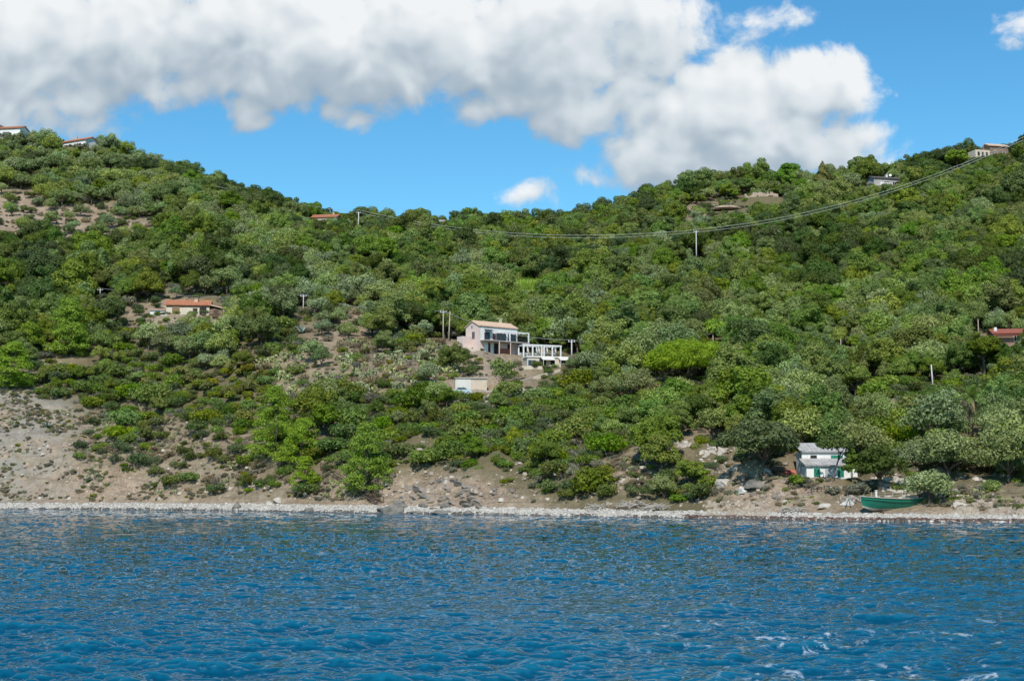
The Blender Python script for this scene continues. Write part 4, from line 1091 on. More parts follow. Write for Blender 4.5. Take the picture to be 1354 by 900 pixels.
# palm: ringed trunk, old skirt, feathered fronds
def palm(p):
    o = thing('palm_tree', 'fan crowned palm with a skirt of dry fronds above the olives', 'palm', ground(p)); o.scale = (1.2, 1.2, 1.25)
    mb = MB(); mb.tube([(0, 0, -.5), (.05, 0, 1.6), (0, .05, 3.2), (.05, 0, 4.3)], .28, 10, .22); mb.build('trunk', 'bark', o, True)
    r = np.random.default_rng(5)
    for nm, mat, cnt, el in (('crown', 'palm_leaf', 26, (-.15, 1.35)), ('dry_skirt', 'dry_leaf', 20, (-1.35, -.5))):
        V = []; Q = []; n = 0
        for k in range(cnt):
            a = r.uniform(0, 6.28); e = r.uniform(*el); L = 1.75 if nm == 'crown' else 1.2
            for t in np.linspace(.15, 1, 12):
                rr = L * t; dz = math.sin(e) * rr - (.45 * t * t * L * .6 if nm == 'crown' else 0)
                c = np.array([math.cos(a) * math.cos(e) * rr, math.sin(a) * math.cos(e) * rr, 4.3 + dz])
                d = np.array([math.cos(a) * math.cos(e), math.sin(a) * math.cos(e), math.sin(e) - .5 * t]); sd_ = np.array([-math.sin(a), math.cos(a), 0])
                for s in (-1, 1):
                    tip = c + sd_ * s * .42 * (1.15 - t * .7) + d * .35 + np.array([0, 0, -.12]); w = d * .055
                    V += [c - w, c + w, tip + w * .4, tip - w * .4]; Q.append((n, n + 1, n + 2, n + 3)); n += 4
        link(nm, np_mesh(nm, np.array(V), np.array(Q), mat), o)
palm(at(1284, 577))

def canes(p):
    r = np.random.default_rng(9); V = []; Q = []; n = 0
    for k in range(3200):
        x, y = r.uniform(-6.5, 6.5), r.uniform(-4, 4); h = r.uniform(2.6, 4.8); z = float(H(p.x + x, p.y + y)) - p.z
        for j in range(3):
            b_ = np.array([x, y, z + h * r.uniform(.3, .85)]); a = r.uniform(0, 6.28); L = r.uniform(.6, 1.2)
            t = b_ + np.array([math.cos(a) * .35, math.sin(a) * .35, .9]) * L; w = np.array([-math.sin(a), math.cos(a), 0]) * .07
            V += [b_ - w, b_ + w, t + w * .3, t - w * .3]; Q.append((n, n + 1, n + 2, n + 3)); n += 4
    o = link('cane_thicket', np_mesh('cane_thicket', np.array(V), np.array(Q), 'cane_leaf'), None, p)
    tag(o, 'bright yellow green thicket of giant canes in the wooded hollow', 'canes', None, 'stuff')
canes(at(697, 391))

def agave(px, py, label, s=1.0):
    p = at(px, py); r = random.Random(px); mb = MB()
    for k in range(26):
        a = r.uniform(0, 6.28); e = r.uniform(.25, 1.35); L = r.uniform(1.1, 1.6) * s; d = Vector((math.cos(a) * math.cos(e), math.sin(a) * math.cos(e), math.sin(e))); sd_ = Vector((-math.sin(a), math.cos(a), 0)) * .13 * s
        m1 = d * L * .5; t = d * L + Vector((0, 0, -.1))
        mb.add([-sd_ * .6, sd_ * .6, m1 + sd_, m1 - sd_, t], [(0, 1, 2, 3), (3, 2, 4)])
    o = mb.build('agave', 'agave_leaf', None, False, ground(p, 0)); tag(o, label, 'agave')
agave(399, 441, 'pale blue agave at the top of the cactus slope below the carob', 1.5)
agave(126, 505, 'pale agave rosette on the path above the bare cliff')
agave(62, 565, 'pale agave clump on the grey cliff below the cliff edge pine')

plain('scree_rock', (.30, .25, .20), .95, .4, .9, bump=.8)
# ------------------------------------------------------------------ rocks
def rock_mesh(name, mat, seed, sx, sy, sz, flat=.35, sub=3):
    import bmesh
    bm = bmesh.new(); bmesh.ops.create_icosphere(bm, subdivisions=sub, radius=1.0)
    co = np.array([v.co[:] for v in bm.verts]); o_ = seed * 13.7
    n = fbm(co[:, 0] * 1.4 + o_, co[:, 1] * 1.4 + co[:, 2] * 1.9, seed, 3) + .5 * fbm(co[:, 2] * 2.5 + o_, co[:, 0] * 2.1, seed + 3, 3)
    r = np.random.default_rng(seed)
    for k in range(9):      # planes of cleavage
        d = rdirs(r, 1)[0]; t = co @ d; lim = r.uniform(.55, .8); q = t > lim
        co[q] -= (t[q] - lim)[:, None] * d
    co *= (1 + .28 * n)[:, None]; co[:, 2] = np.maximum(co[:, 2], -flat)
    for v, c in zip(bm.verts, co): v.co = (c[0] * sx, c[1] * sy, c[2] * sz)
    me = bpy.data.meshes.new(name); bm.to_mesh(me); bm.free(); me.materials.append(M[mat]); return me
def rock(px, py, wpx, hpx, label, mat='stone_grey', seed=1, name='boulder', group=None, dpt=.8):
    p = at(px, py); k = F / p.y; w, h = wpx / k / 2, hpx / k
    o = link(name, rock_mesh(name, mat, seed, w, w * dpt, h * .72), None, (p.x, p.y + w * .3, p.z + h * .2)); o.rotation_euler = (0, 0, seed * 1.3 % .6 - .3)
    return tag(o, label, 'rock', group)
rock(516, 680, 37, 17, 'largest dark boulder on the beach below the wooden steps', 'stone_grey', 3)
rock(527, 670, 20, 11, 'rounded boulder leaning behind the largest beach boulder', 'stone_grey', 4)
rock(409, 677, 15, 9, 'brown boulder on the shingle between the two shore pines', 'stone_grey', 5)
rock(313, 672, 17, 9, 'grey boulder where the shingle meets the bare slope', 'stone_grey', 6)
rock(368, 665, 17, 8, 'pale split boulder under the lower shore pine', 'stone_pale', 7)
rock(356, 668, 10, 6, 'small pale boulder beside the split one', 'stone_pale', 8)
rock(344, 671, 11, 5, 'flat pale boulder left of the split one', 'stone_pale', 9)
rock(552, 680, 20, 6, 'low flat boulder right of the largest beach boulder', 'stone_grey', 10)
rock(583, 680, 34, 6, 'long low slab of rock at the waterline', 'stone_grey', 11)
rock(590, 671, 14, 8, 'grey boulder at the foot of the slanting outcrop', 'stone_grey', 12)
rock(619, 680, 20, 6, 'brown flat boulder at the waterline under the outcrop', 'stone_grey', 13)
rock(650, 682, 18, 6, 'last low boulder of the waterline row under the outcrop', 'stone_grey', 14)
rock(664, 682, 12, 5, 'small boulder at the end of the waterline row', 'stone_grey', 15)
rock(957, 645, 34, 17, 'pale grey boulder in the bank left of the dark oak', 'stone_pale', 16)
rock(983, 652, 14, 9, 'white capped stone in the shade of the dark oak', 'stone_white', 17)
rock(1004, 645, 42, 12, 'broad grey rock under the dark oak', 'stone_grey', 18)
rock(973, 622, 22, 7, 'grey slab above the bank left of the dark oak', 'stone_pale', 19)
rock(1012, 628, 14, 9, 'upright pale rock behind the dark oak', 'stone_pale', 20)
rock(1090, 672, 22, 8, 'tan rock at the foot of the bank below the cottage', 'stone_pale', 21)
rock(1124, 668, 26, 9, 'pale rubble block beside the bow of the green boat', 'stone_white', 22)
rock(1270, 672, 24, 10, 'tan rock at the foot of the bank right of the silvery olive', 'stone_pale', 23)
rock(1208, 558, 26, 16, 'pale weathered rock face above the olive belt', 'stone_pale', 24)
rock(1216, 578, 20, 14, 'white rock below the weathered rock face', 'stone_white', 25)
rock(1196, 548, 24, 9, 'tan ledge above the weathered rock face', 'ruin_stone', 26)
rock(1094, 528, 40, 12, 'bare pale scree rock below the dark oaks', 'stone_pale', 27)
rock(965, 277, 46, 6, 'long bare tan rock ledge below the stone ruin', 'ruin_stone', 28, 'rock_ledge')
rock(942, 274, 20, 4, 'small bare ledge beside the long tan one', 'stone_pale', 29, 'rock_ledge')
rock(895, 290, 20, 6, 'pale stone patch among the trees below the ridge', 'stone_pale', 30, 'rock_ledge')
rock(940, 318, 16, 14, 'grey rock with a dark cleft beside the tall cable pole', 'stone_grey', 31, 'rock_ledge')
rock(1048, 306, 16, 10, 'pinkish rock in the oaks below the eastern cable', 'ruin_stone', 32, 'rock_ledge')
# slanting strata of the outcrop above the beach
op = at(585, 668); oc = thing('rock_outcrop', 'slanting grey brown rock strata rising from the beach', 'rock', ground(op, 0))
r = random.Random(4)
for k in range(64):
    px, py = r.uniform(528, 640), r.uniform(634, 674)
    if py < 634 + max(0, 575 - px) * .45 or py < 634 + max(0, px - 600) * .55: continue
    q = at(px, py); L = r.uniform(.5, 1.5); me = rock_mesh('stratum', 'scree_rock' if r.random() < .75 else 'stone_grey', 100 + k, L, r.uniform(.6, 1.0), r.uniform(.3, .6), .6, 3)
    s = link('stratum', me, oc, (q.x - op.x, q.y - op.y + .35, q.z - ground(op, 0)[2] - .12)); s.rotation_euler = (r.uniform(-.7, -.3), r.uniform(.35, .6), r.uniform(-.3, .3))
# shingle
def scatter_stones(name, label, mat, n, u0, u1, o0, o1, s0, s1, seed, dark=False):
    r = np.random.default_rng(seed); base = []; V = []; Q = []; nn = 0
    cube = np.array([[-1, -1, -.6], [1, -1, -.6], [1, 1, -.6], [-1, 1, -.6], [-.7, -.7, .6], [.7, -.7, .6], [.7, .7, .6], [-.7, .7, .6]])
    fq = np.array([(4, 5, 6, 7), (0, 1, 5, 4), (1, 2, 6, 5), (2, 3, 7, 6), (3, 0, 4, 7)])
    u = r.uniform(u0, u1, n); Y = shore_at(u) + r.uniform(o0, o1, n); X = u * Y; Z = H(X, Y); s = s0 * (s1 / s0) ** (r.random(n) ** 2.5)
    a = r.uniform(0, 6.28, n)
    P = cube[None] * s[:, None, None] * r.uniform(.6, 1.3, (n, 1, 3)) + r.normal(0, .12, (n, 8, 3)) * s[:, None, None]
    x = P[:, :, 0] * np.cos(a)[:, None] - P[:, :, 1] * np.sin(a)[:, None]; y = P[:, :, 0] * np.sin(a)[:, None] + P[:, :, 1] * np.cos(a)[:, None]
    V = np.stack([x + X[:, None], y + Y[:, None], P[:, :, 2] + Z[:, None] + .15 * s[:, None]], -1).reshape(-1, 3)
    Q = (fq[None] + (np.arange(n) * 8)[:, None, None]).reshape(-1, 4)
    o = link(name, np_mesh(name, V, Q, mat)); return tag(o, label, None, None, 'stuff')
m, nt, b = newmat('shingle'); g = nd(nt, 'ShaderNodeNewGeometry')
nt.links.new(ramp(nt, g.outputs['Random Per Island'], [(0, (.30, .275, .235)), (.4, (.41, .38, .33)), (.8, (.48, .45, .395)), (1, (.56, .53, .475))]), b.inputs['Base Color']); b.inputs['Roughness'].default_value = .9
m, nt, b = newmat('seaweed'); g = nd(nt, 'ShaderNodeNewGeometry')
nt.links.new(ramp(nt, g.outputs['Random Per Island'], [(0, (.05, .028, .022)), (.6, (.11, .06, .048)), (1, (.20, .13, .10))]), b.inputs['Base Color']); b.inputs['Roughness'].default_value = .9
plain('wet_stone', (.11, .10, .085), .6, .4, 1.5)
m, nt, b = newmat('scree'); g = nd(nt, 'ShaderNodeNewGeometry')
nt.links.new(ramp(nt, g.outputs['Random Per Island'], [(0, (.16, .13, .10)), (.5, (.34, .28, .22)), (1, (.50, .45, .38))]), b.inputs['Base Color']); b.inputs['Roughness'].default_value = .9
scatter_stones('shingle', 'pale grey pebbles and stones of the narrow beach', 'shingle', 20000, -.42, .42, .2, 4.8, .05, .24, 1)
scatter_stones('waterline_stones', 'dark wet stones along the waterline', 'wet_stone', 1700, -.42, .42, -.6, .9, .07, .34, 2)
scatter_stones('seaweed', 'dark red brown strip of dried seaweed on the eastern beach', 'seaweed', 6500, .12, .42, .5, 1.7, .07, .26, 3)
scatter_stones('scree', 'loose scree and stones on the bare cliffs', 'scree', 9000, -.42, .42, 7.0, 34, .06, .36, 4)

# driftwood heaps and dead brush
def deadwood(px, py, n, L, label, name='driftwood_pile', mat='driftwood', up=.5):
    p = at(px, py); r = random.Random(px * 3 + py); mb = MB()
    for k in range(n):
        a = r.uniform(0, 6.28); e = r.uniform(-.1, up); d = Vector((math.cos(a) * math.cos(e), math.sin(a) * math.cos(e), math.sin(e))); l = L * r.uniform(.4, 1)
        c = Vector((r.gauss(0, L * .35), r.gauss(0, L * .35), r.uniform(.05, .5 * up * L)))
        mb.tube([c - d * l * .5, c + Vector((r.uniform(-.1, .1), r.uniform(-.1, .1), .08)), c + d * l * .5], r.uniform(.03, .08), 5, .02)
    tag(mb.build(name, mat, None, True, ground(p, 0)), label, 'driftwood')
deadwood(1050, 678, 34, 2.2, 'tangled heap of driftwood branches on the beach below the cottage')
deadwood(835, 672, 70, 2.6, 'long heap of bleached dead branches below the dense shrub slope')
deadwood(868, 674, 60, 2.4, 'bleached dead brush at the foot of the slope left of the dark oak')
deadwood(790, 674, 40, 2.2, 'small bleached branch heap at the western end of the brush line')
deadwood(1128, 664, 40, 2.2, 'grey branches piled beside the bow of the green boat')
deadwood(1085, 648, 30, 1.8, 'dark dead brush on the bank edge in front of the cottage', 'dead_brush', 'bark')
# ------------------------------------------------------------------ buildings
def face_box(mb, L, Wd, face, c, z, w, h, out, inn=0.05):
    if face == 'front': mb.box(c - w/2, c + w/2, -Wd/2 - out, -Wd/2 + inn, z, z + h)
    elif face == 'left': mb.box(-L/2 - out, -L/2 + inn, c - w/2, c + w/2, z, z + h)
    elif face == 'right': mb.box(L/2 - inn, L/2 + out, c - w/2, c + w/2, z, z + h)
def window(root, L, Wd, face, c, z, w, h, frame='white_metal', pane='glass', shutters=None, name='window', label=None):
    mb = MB(); t = .07
    for (cc, zz, ww, hh) in ((c, z - t, w + 2*t, t), (c, z + h, w + 2*t, t), (c - w/2 - t/2, z, t, h), (c + w/2 + t/2, z, t, h), (c, z, t*.7, h)):
        face_box(mb, L, Wd, face, cc, zz, ww, hh, .06)
    o = mb.build(name, frame, root)
    if label: o['label'] = label
    p = MB(); face_box(p, L, Wd, face, c, z, w, h, .02); p.build('pane', pane, o)
    if shutters:
        for s in (-1, 1):
            q = MB(); face_box(q, L, Wd, face, c + s * (w * .25), z, w * .48, h, .10, -.075)
            for k in range(int(h / .16)): face_box(q, L, Wd, face, c + s * (w * .25), z + .06 + k * .16, w * .40, .07, .125, -.098)
            q.build('shutter', shutters, o)
    return o
def door(root, L, Wd, face, c, z, w, h, mat='dark_wood', label=None):
    mb = MB(); face_box(mb, L, Wd, face, c, z, w, h, .03)
    for s in (-1, 1): face_box(mb, L, Wd, face, c + s * w * .24, z + h * .1, w * .34, h * .8, .055, -.028)
    o = mb.build('door', mat, root)
    if label: o['label'] = label
    q = MB(); face_box(q, L, Wd, face, c + w * .4, z + h * .48, .06, .12, .10, -.05); q.build('handle', 'grey_metal', o)
    return o
def gable_walls(L, Wd, Hh, rise, base=-1.5):
    mb = MB(); a, b_ = L/2, Wd/2
    v = [(-a,-b_,base),(a,-b_,base),(a,b_,base),(-a,b_,base),(-a,-b_,Hh),(a,-b_,Hh),(a,b_,Hh),(-a,b_,Hh),(-a,0,Hh+rise),(a,0,Hh+rise)]
    mb.add(v, [(0,1,5,4),(2,3,7,6),(3,0,4,8,7),(1,2,6,9,5),(4,5,9,8),(6,7,8,9)]); return mb
def tiles(mb, quad, n, t=.10):
    """slab with rows of round tiles running down the slope; quad = eave left, eave right, ridge right, ridge left"""
    q = [Vector(p) for p in quad]; mb.slab(q, t); nn = (q[1]-q[0]).cross(q[2]-q[0]).normalized()
    for k in range(n):
        f = (k + .5) / n; a = q[0].lerp(q[1], f) + nn * (t + .02); c = q[3].lerp(q[2], f) + nn * (t + .02)
        mb.tube([a, c], (q[1]-q[0]).length / n * .30, 5)
def gable_roof(root, L, Wd, Hh, rise, mat, oh=.35, n=24, label=None):
    sl = rise / (Wd/2); a = L/2 + oh; b_ = Wd/2 + oh; ze = Hh - oh * sl + .012; zr = Hh + rise + .012; mb = MB()
    tiles(mb, [(-a,-b_,ze),(a,-b_,ze),(a,.0,zr),(-a,.0,zr)], n); tiles(mb, [(a,b_,ze),(-a,b_,ze),(-a,.004,zr),(a,.004,zr)], n)
    mb.tube([(-a, 0, zr + .12), (a, 0, zr + .12)], .16, 7)
    o = mb.build('roof', mat, root); return o
def shed_roof(root, x0, x1, y0, y1, zf, zb, mat, n=16, name='roof'):
    mb = MB(); tiles(mb, [(x0,y0,zf),(x1,y0,zf),(x1,y1,zb),(x0,y1,zb)], n, .12); return mb.build(name, mat, root)
def chimney(roof, x, y, z0, z1, w=.5, mat='cream_wall'):
    mb = MB(); mb.box(x-w/2, x+w/2, y-w/2, y+w/2, z0, z1); mb.box(x-w*.7, x+w*.7, y-w*.7, y+w*.7, z1, z1+.12); return mb.build('chimney', mat, roof)
def loc(k): q = PL[k]; return (q.x, q.y, q.z)

# pink house: gable to the west, long white front facing south-east with balcony and verandah
q = PL['pink']; h = thing('pink_house', 'two storey pink house with tiled roof, balcony and white front on the slope', 'house', loc('pink'), R(38))
L, Wd, Hh = 9.4, 4.6, 5.35
gable_walls(L, Wd, Hh, 1.05).build('wall', 'pink_wall', h)
mb = MB(); mb.box(-L/2 + .25, L/2 - .02, -Wd/2 - .035, -Wd/2 + .02, 2.55, Hh - .12); mb.build('white_front', 'white_wall', h)
rf = gable_roof(h, L, Wd, Hh, 1.05, 'tile_pale', .22, 30); chimney(rf, 2.6, .5, Hh + .6, Hh + 2.1, .4)
window(h, L, Wd, 'left', -.3, 3.0, .8, 1.3, 'slab_grey'); window(h, L, Wd, 'left', .2, 5.15, .35, .4, 'slab_grey'); window(h, L, Wd, 'left', .2, .9, .7, .35, 'slab_grey', 'dark_inside')
for c, w in ((-2.9, 1.2), (.6, 2.3), (3.3, 1.9)): window(h, L, Wd + .07, 'front', c, 2.62, w, 1.5, 'dark_metal', 'glass', name='balcony_window')
window(h, L, Wd + .07, 'front', -1.1, 2.8, .6, 1.2, 'brick_red', 'dark_inside')
for c, w in ((-3.1, .95), (-1.6, .5)): door(h, L, Wd, 'front', c, .05, w, 2.05, 'white_metal')
mb = MB()
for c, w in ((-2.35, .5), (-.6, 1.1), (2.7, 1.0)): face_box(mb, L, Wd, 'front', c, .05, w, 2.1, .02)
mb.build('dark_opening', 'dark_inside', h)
mb = MB(); face_box(mb, L, Wd, 'front', 1.3, .03, 3.0, 1.2, .05); mb.build('brick_facing', 'brick_red', h)
bal = MB(); bal.box(-L/2 + .1, L/2 + 1.6, -Wd/2 - 1.9, -Wd/2 - .04, 2.36, 2.54); bo = bal.build('balcony', 'slab_grey', h)
rl = MB(); y = -Wd/2 - 1.85
for zz in (2.75, 2.95, 3.15, 3.35): rl.tube([(-L/2 + .15, y, zz), (L/2 + 1.55, y, zz)], .022, 5)
for k in range(28): x = -L/2 + .15 + k * (L + 1.4) / 27; rl.tube([(x, y, 2.5), (x, y, 3.38)], .02, 5)
rl.build('railing', 'dark_metal', bo)
aw = MB(); aw.slab([(-L/2 + 1.1, -Wd/2 - 1.0, 4.45), (-L/2 + 2.9, -Wd/2 - 1.0, 4.45), (-L/2 + 2.9, -Wd/2 - .05, 4.75), (-L/2 + 1.1, -Wd/2 - .05, 4.75)], .06); aw.build('awning', 'dark_metal', h)
vr = MB(); y0_, y1_ = -Wd/2 - 1.8, -Wd/2 - .06
for x in (1.4, L/2 + 1.45): vr.box(x - .11, x + .11, y0_ - .11, y0_ + .11, 2.545, 4.3)
vr.box(.2, L/2 + 1.6, y0_ - .12, y0_ + .12, 4.302, 4.50)
for k in range(7): x = .4 + k * .92; vr.box(x - .06, x + .06, y0_ + .122, y1_, 4.33, 4.46)
vr.build('pergola_frame', 'white_metal', h)
po = MB()
for x in (-1.2, 1.6, L/2 + 1.4): po.box(x - .07, x + .07, y0_ - .07, y0_ + .07, -1.2, 2.355)
po.build('balcony_post', 'pink_wall', h)
an = MB(); an.box(-L/2 - 2.2, -L/2 - .02, .3, 2.2, -1, 3.4); an.build('back_annex', 'pink_wall', h)
st = MB(); st.box(-L/2 - 3.2, -L/2 - .03, -1.2, .25, -1, .9); st.build('side_terrace', 'cream_wall', h)

# white pergolas on the terrace
def pergola(px, py, w, d, hh, label, rz=R(22), bays=2):
    p = at(px, py); o = thing('pergola', label, 'pergola', (p.x, p.y + d * .3, p.z - .05), rz, 'white pergolas beside the pink house')
    for x in np.linspace(-w/2, w/2, bays + 1):
        for y in (-d/2, d/2):
            mb = MB(); mb.box(x - .12, x + .12, y - .12, y + .12, -.8, hh - .005); mb.build('post', 'white_metal', o)
    mb = MB()
    for y in (-d/2, d/2): mb.box(-w/2 - .2, w/2 + .2, y - .13, y + .13, hh, hh + .24)
    for x in np.linspace(-w/2, w/2, 7): mb.box(x - .06, x + .06, -d/2 + .132, d/2 - .132, hh + .03, hh + .2)
    mb.build('top_beam', 'white_metal', o)
    g = MB(); g.box(-w/2, w/2, d/2 - .03, d/2 + .03, .1, hh * .5); g.build('back_panel', 'dark_inside' if bays == 9 else 'grey_metal', o)
    return o
pergola(701, 474, 3.9, 2.6, 2.4, 'white pergola against the end of the pink house')
pergola(727, 473, 3.6, 2.6, 2.2, 'white pergola standing apart near the grey utility pole')
# lower building with awnings under the terrace
q = PL['terrace']; tb = thing('terrace_building', 'low stone outbuilding with pale awnings under the white pergolas', 'outbuilding', (q.x, q.y - .5, q.z), R(14))
L, Wd, Hh = 8.2, 3.2, 2.15
mb = MB(); mb.box(-L/2, L/2, -Wd/2, Wd/2, -1.5, Hh); mb.build('wall', 'cream_wall', tb)
mb = MB(); mb.box(-L/2 - .2, L/2 + .2, -Wd/2 - .2, Wd/2 + .6, Hh + .005, Hh + .22); mb.build('terrace_slab', 'white_wall', tb)
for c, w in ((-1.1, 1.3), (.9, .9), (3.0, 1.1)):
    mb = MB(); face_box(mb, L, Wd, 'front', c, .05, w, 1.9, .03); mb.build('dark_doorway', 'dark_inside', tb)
window(tb, L, Wd, 'front', -3.2, .55, 1.5, 1.1, 'white_metal')
for c, w in ((-.2, 2.5), (3.1, 2.3)):
    mb = MB(); mb.slab([(c - w/2, -Wd/2 - 1.5, 1.55), (c + w/2, -Wd/2 - 1.5, 1.55), (c + w/2, -Wd/2 - .04, 2.1), (c - w/2, -Wd/2 - .04, 2.1)], .07); a_ = mb.build('awning', 'canvas', tb)
    p2 = MB()
    for s in (-1, 1): p2.tube([(c + s * w * .46, -Wd/2 - 1.42, -.6), (c + s * w * .46, -Wd/2 - 1.42, 1.54)], .05)
    p2.build('awning_leg', 'white_metal', a_)
def wall_run(marks, hpx, th, name, label, mat, cat='wall', below=1.0, jitter=0, step=None):
    """a wall following the ground between marks"""
    ps = [at(*m_) for m_ in marks]; mb = MB(); o0 = ps[0]; top = []
    for a, c in zip(ps[:-1], ps[1:]):
        hh = hpx / (F / a.y); d = (c - a); n = Vector((-d.y, d.x, 0)).normalized() * th
        v = [a + Vector((0, 0, -below)), c + Vector((0, 0, -below)), c + n + Vector((0, 0, -below)), a + n + Vector((0, 0, -below)), a + Vector((0, 0, hh)), c + Vector((0, 0, hh)), c + n + Vector((0, 0, hh)), a + n + Vector((0, 0, hh))]
        mb.add([x - o0 for x in v], [(0,3,2,1),(4,5,6,7),(0,1,5,4),(1,2,6,5),(2,3,7,6),(3,0,4,7)])
    return tag(mb.build(name, mat, None, False, o0), label, cat)
wall_run([(686, 507), (705, 501), (741, 491)], 3, .3, 'garden_wall', 'low cream wall stepping up below the terrace building', 'beige_wall')
wall_run([(690, 489), (716, 489), (742, 486)], 5, .3, 'garden_wall', 'ochre retaining wall at the foot of the terrace building', 'beige_wall')
plain('tan_rubble', (.40, .33, .255), .95, .3, .9, bump=.6)
def rubble(x0, x1, y0, y1, n, name, label, mat, s0=.18, s1=.45, seed=1):
    r = random.Random(seed); ps = at((x0 + x1) / 2, y1); mb = MB()
    for k in range(n):
        q = at(r.uniform(x0, x1), r.uniform(y0, y1)) - ps; s = r.uniform(s0, s1); a = r.uniform(0, 3)
        v = []
        for z in (-.5, .7):
            for t in range(6):
                rr = s * r.uniform(.75, 1.1) * (1 if z < 0 else .75); v.append((q.x + math.cos(t * 1.047 + a) * rr * 1.3, q.y + math.sin(t * 1.047 + a) * rr, q.z + z * s))
        mb.add(v, [tuple(range(5, -1, -1)), tuple(range(6, 12))] + [(t, (t + 1) % 6, (t + 1) % 6 + 6, t + 6) for t in range(6)])
    return tag(mb.build(name, mat, None, False, ps), label, 'stone wall')
rubble(680, 726, 514, 530, 150, 'rubble_wall', 'rubble bank of pale stones below the terrace garden', 'stone_pale', seed=2)
rubble(886, 960, 586, 601, 46, 'block_wall', 'line of pale blocks and stones above the shrub slope', 'stone_pale', .25, .6, seed=3)
rubble(1164, 1200, 634, 662, 170, 'stone_wall', 'loose stone wall behind the rail of the green boat', 'stone_pale', .16, .36, seed=4)
rubble(1262, 1354, 662, 682, 150, 'rubble_bank', 'tan rubble bank at the eastern end of the beach', 'tan_rubble', .2, .5, seed=6)
rubble(935, 1020, 664, 684, 130, 'rubble_bank', 'pale rubble at the foot of the slope below the dark oak', 'tan_rubble', .15, .4, seed=7)
rubble(640, 680, 522, 534, 60, 'rubble_wall', 'short stretch of rubble below the car', 'stone_pale', seed=8)

# garage with white door, and the car before it
q = PL['garage']; g = thing('garage', 'beige garage with a white door cut into the bank below the pink house', 'garage', (q.x, q.y + 1.2, q.z), R(4))
L, Wd, Hh = 5.6, 3.4, 2.25
mb = MB(); mb.box(-L/2, L/2, -Wd/2, Wd/2, -1.2, Hh); mb.build('wall', 'beige_wall', g)
mb = MB(); face_box(mb, L, Wd, 'front', -1.35, .03, 2.7, 2.1, .05)
for k in range(6): face_box(mb, L, Wd, 'front', -1.35, .1 + k * .34, 2.6, .27, .075, -.048)
d_ = mb.build('garage_door', 'door_cream', g); mb = MB(); face_box(mb, L, Wd, 'front', -1.35, .85, .3, .07, .12, -.07); mb.build('handle', 'grey_metal', d_)
mb = MB(); mb.box(-L/2 - .15, L/2 + .15, -Wd/2 - .2, Wd/2 + .1, Hh + .005, Hh + .16); mb.build('roof', 'slab_grey', g)
wall_run([(592, 519), (622, 520), (655, 519)], 3, .25, 'road_kerb', 'pale edge of the parking place in front of the garage', 'stone_pale')
def car(px, py, rz, label):
    p = at(px, py); o = thing('parked_car', label, 'car', ground(p, -.25), rz); o.scale = (.85, .85, .85)
    prof = [(-2.0, .3), (-2.02, .75), (-1.9, .92), (-1.35, .98), (-.85, 1.42), (.75, 1.45), (1.3, 1.0), (1.95, .85), (2.02, .6), (2.0, .3)]
    mb = MB(); n = len(prof); v = []
    for s, k in ((-1, 0), (1, 0)):
        for x, z in prof: v.append((x, s * (.82 if z < 1.1 else .66), z))
    mb.add(v, [tuple(range(n - 1, -1, -1)), tuple(range(n, 2 * n))] + [(i, (i + 1) % n, (i + 1) % n + n, i + n) for i in range(n)]); mb.build('body', 'car_paint', o)
    for s in (-1, 1):
        mb = MB(); v = [(-1.15, s * .80, 1.02), (1.0, s * .80, 1.02), (.68, s * .70, 1.36), (-.78, s * .70, 1.36)]
        if s > 0: v = v[::-1]
        mb.slab(v, .03); mb.build('side_window', 'glass', o)
    mb = MB(); mb.slab([(1.30, -.62, 1.03), (1.30, .62, 1.03), (.80, .58, 1.42), (.80, -.58, 1.42)], .03); mb.build('windscreen', 'glass', o)
    for x in (-1.25, 1.25):
        for s in (-1, 1):
            mb = MB(); mb.tube([(x, s * .66, .31), (x, s * .86, .31)], .31, 14); w_ = mb.build('wheel', 'rubber', o)
            mb = MB(); mb.tube([(x, s * .78, .31), (x, s * .875, .31)], .19, 12); mb.build('rim', 'grey_metal', w_)
    for s in (-1, 1):
        mb = MB(); mb.box(1.93, 2.06, s * .58 - .15, s * .58 + .15, .62, .78); mb.build('headlight', 'white_metal', o)
car(610, 520.5, R(12), 'pale blue car parked in front of the white garage door')

# brown cottage with orange roof
q = PL['brown']; h = thing('orange_roofed_cottage', 'single storey cottage with a bright orange tiled roof and side annexes', 'house', loc('brown'), R(6))
L, Wd, Hh = 9.4, 5.2, 2.75
gable_walls(L, Wd, Hh, 1.15).build('wall', 'cream_wall', h)
rf = gable_roof(h, L, Wd, Hh, 1.15, 'tile_orange', .35, 30); chimney(rf, 1.6, -.6, Hh + .8, Hh + 1.7, .7, 'tile_pale')
window(h, L, Wd, 'front', -2.6, .5, 1.5, 1.9, 'wood', 'dark_inside', 'wood'); window(h, L, Wd, 'front', 1.6, .8, .9, 1.2, 'wood', 'dark_inside')
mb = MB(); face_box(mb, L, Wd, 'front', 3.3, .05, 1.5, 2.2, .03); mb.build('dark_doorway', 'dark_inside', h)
mb = MB(); face_box(mb, L, Wd, 'front', 0, Hh - .55, L - .1, .4, .03); mb.build('painted_eave_shade', 'brown_wall', h)  # brown strip under the eaves, their shade put in as colour
mb = MB(); mb.box(L/2 + .005, L/2 + 3.0, -Wd/2 + .2, Wd/2 - .3, -1.2, 1.9); mb.build('side_shed', 'brown_wall', h)
mb = MB(); mb.box(L/2 + .9, L/2 + 2.0, -Wd/2 + .15, -Wd/2 + .25, .0, 1.75); mb.build('shed_door', 'dark_wood', h)
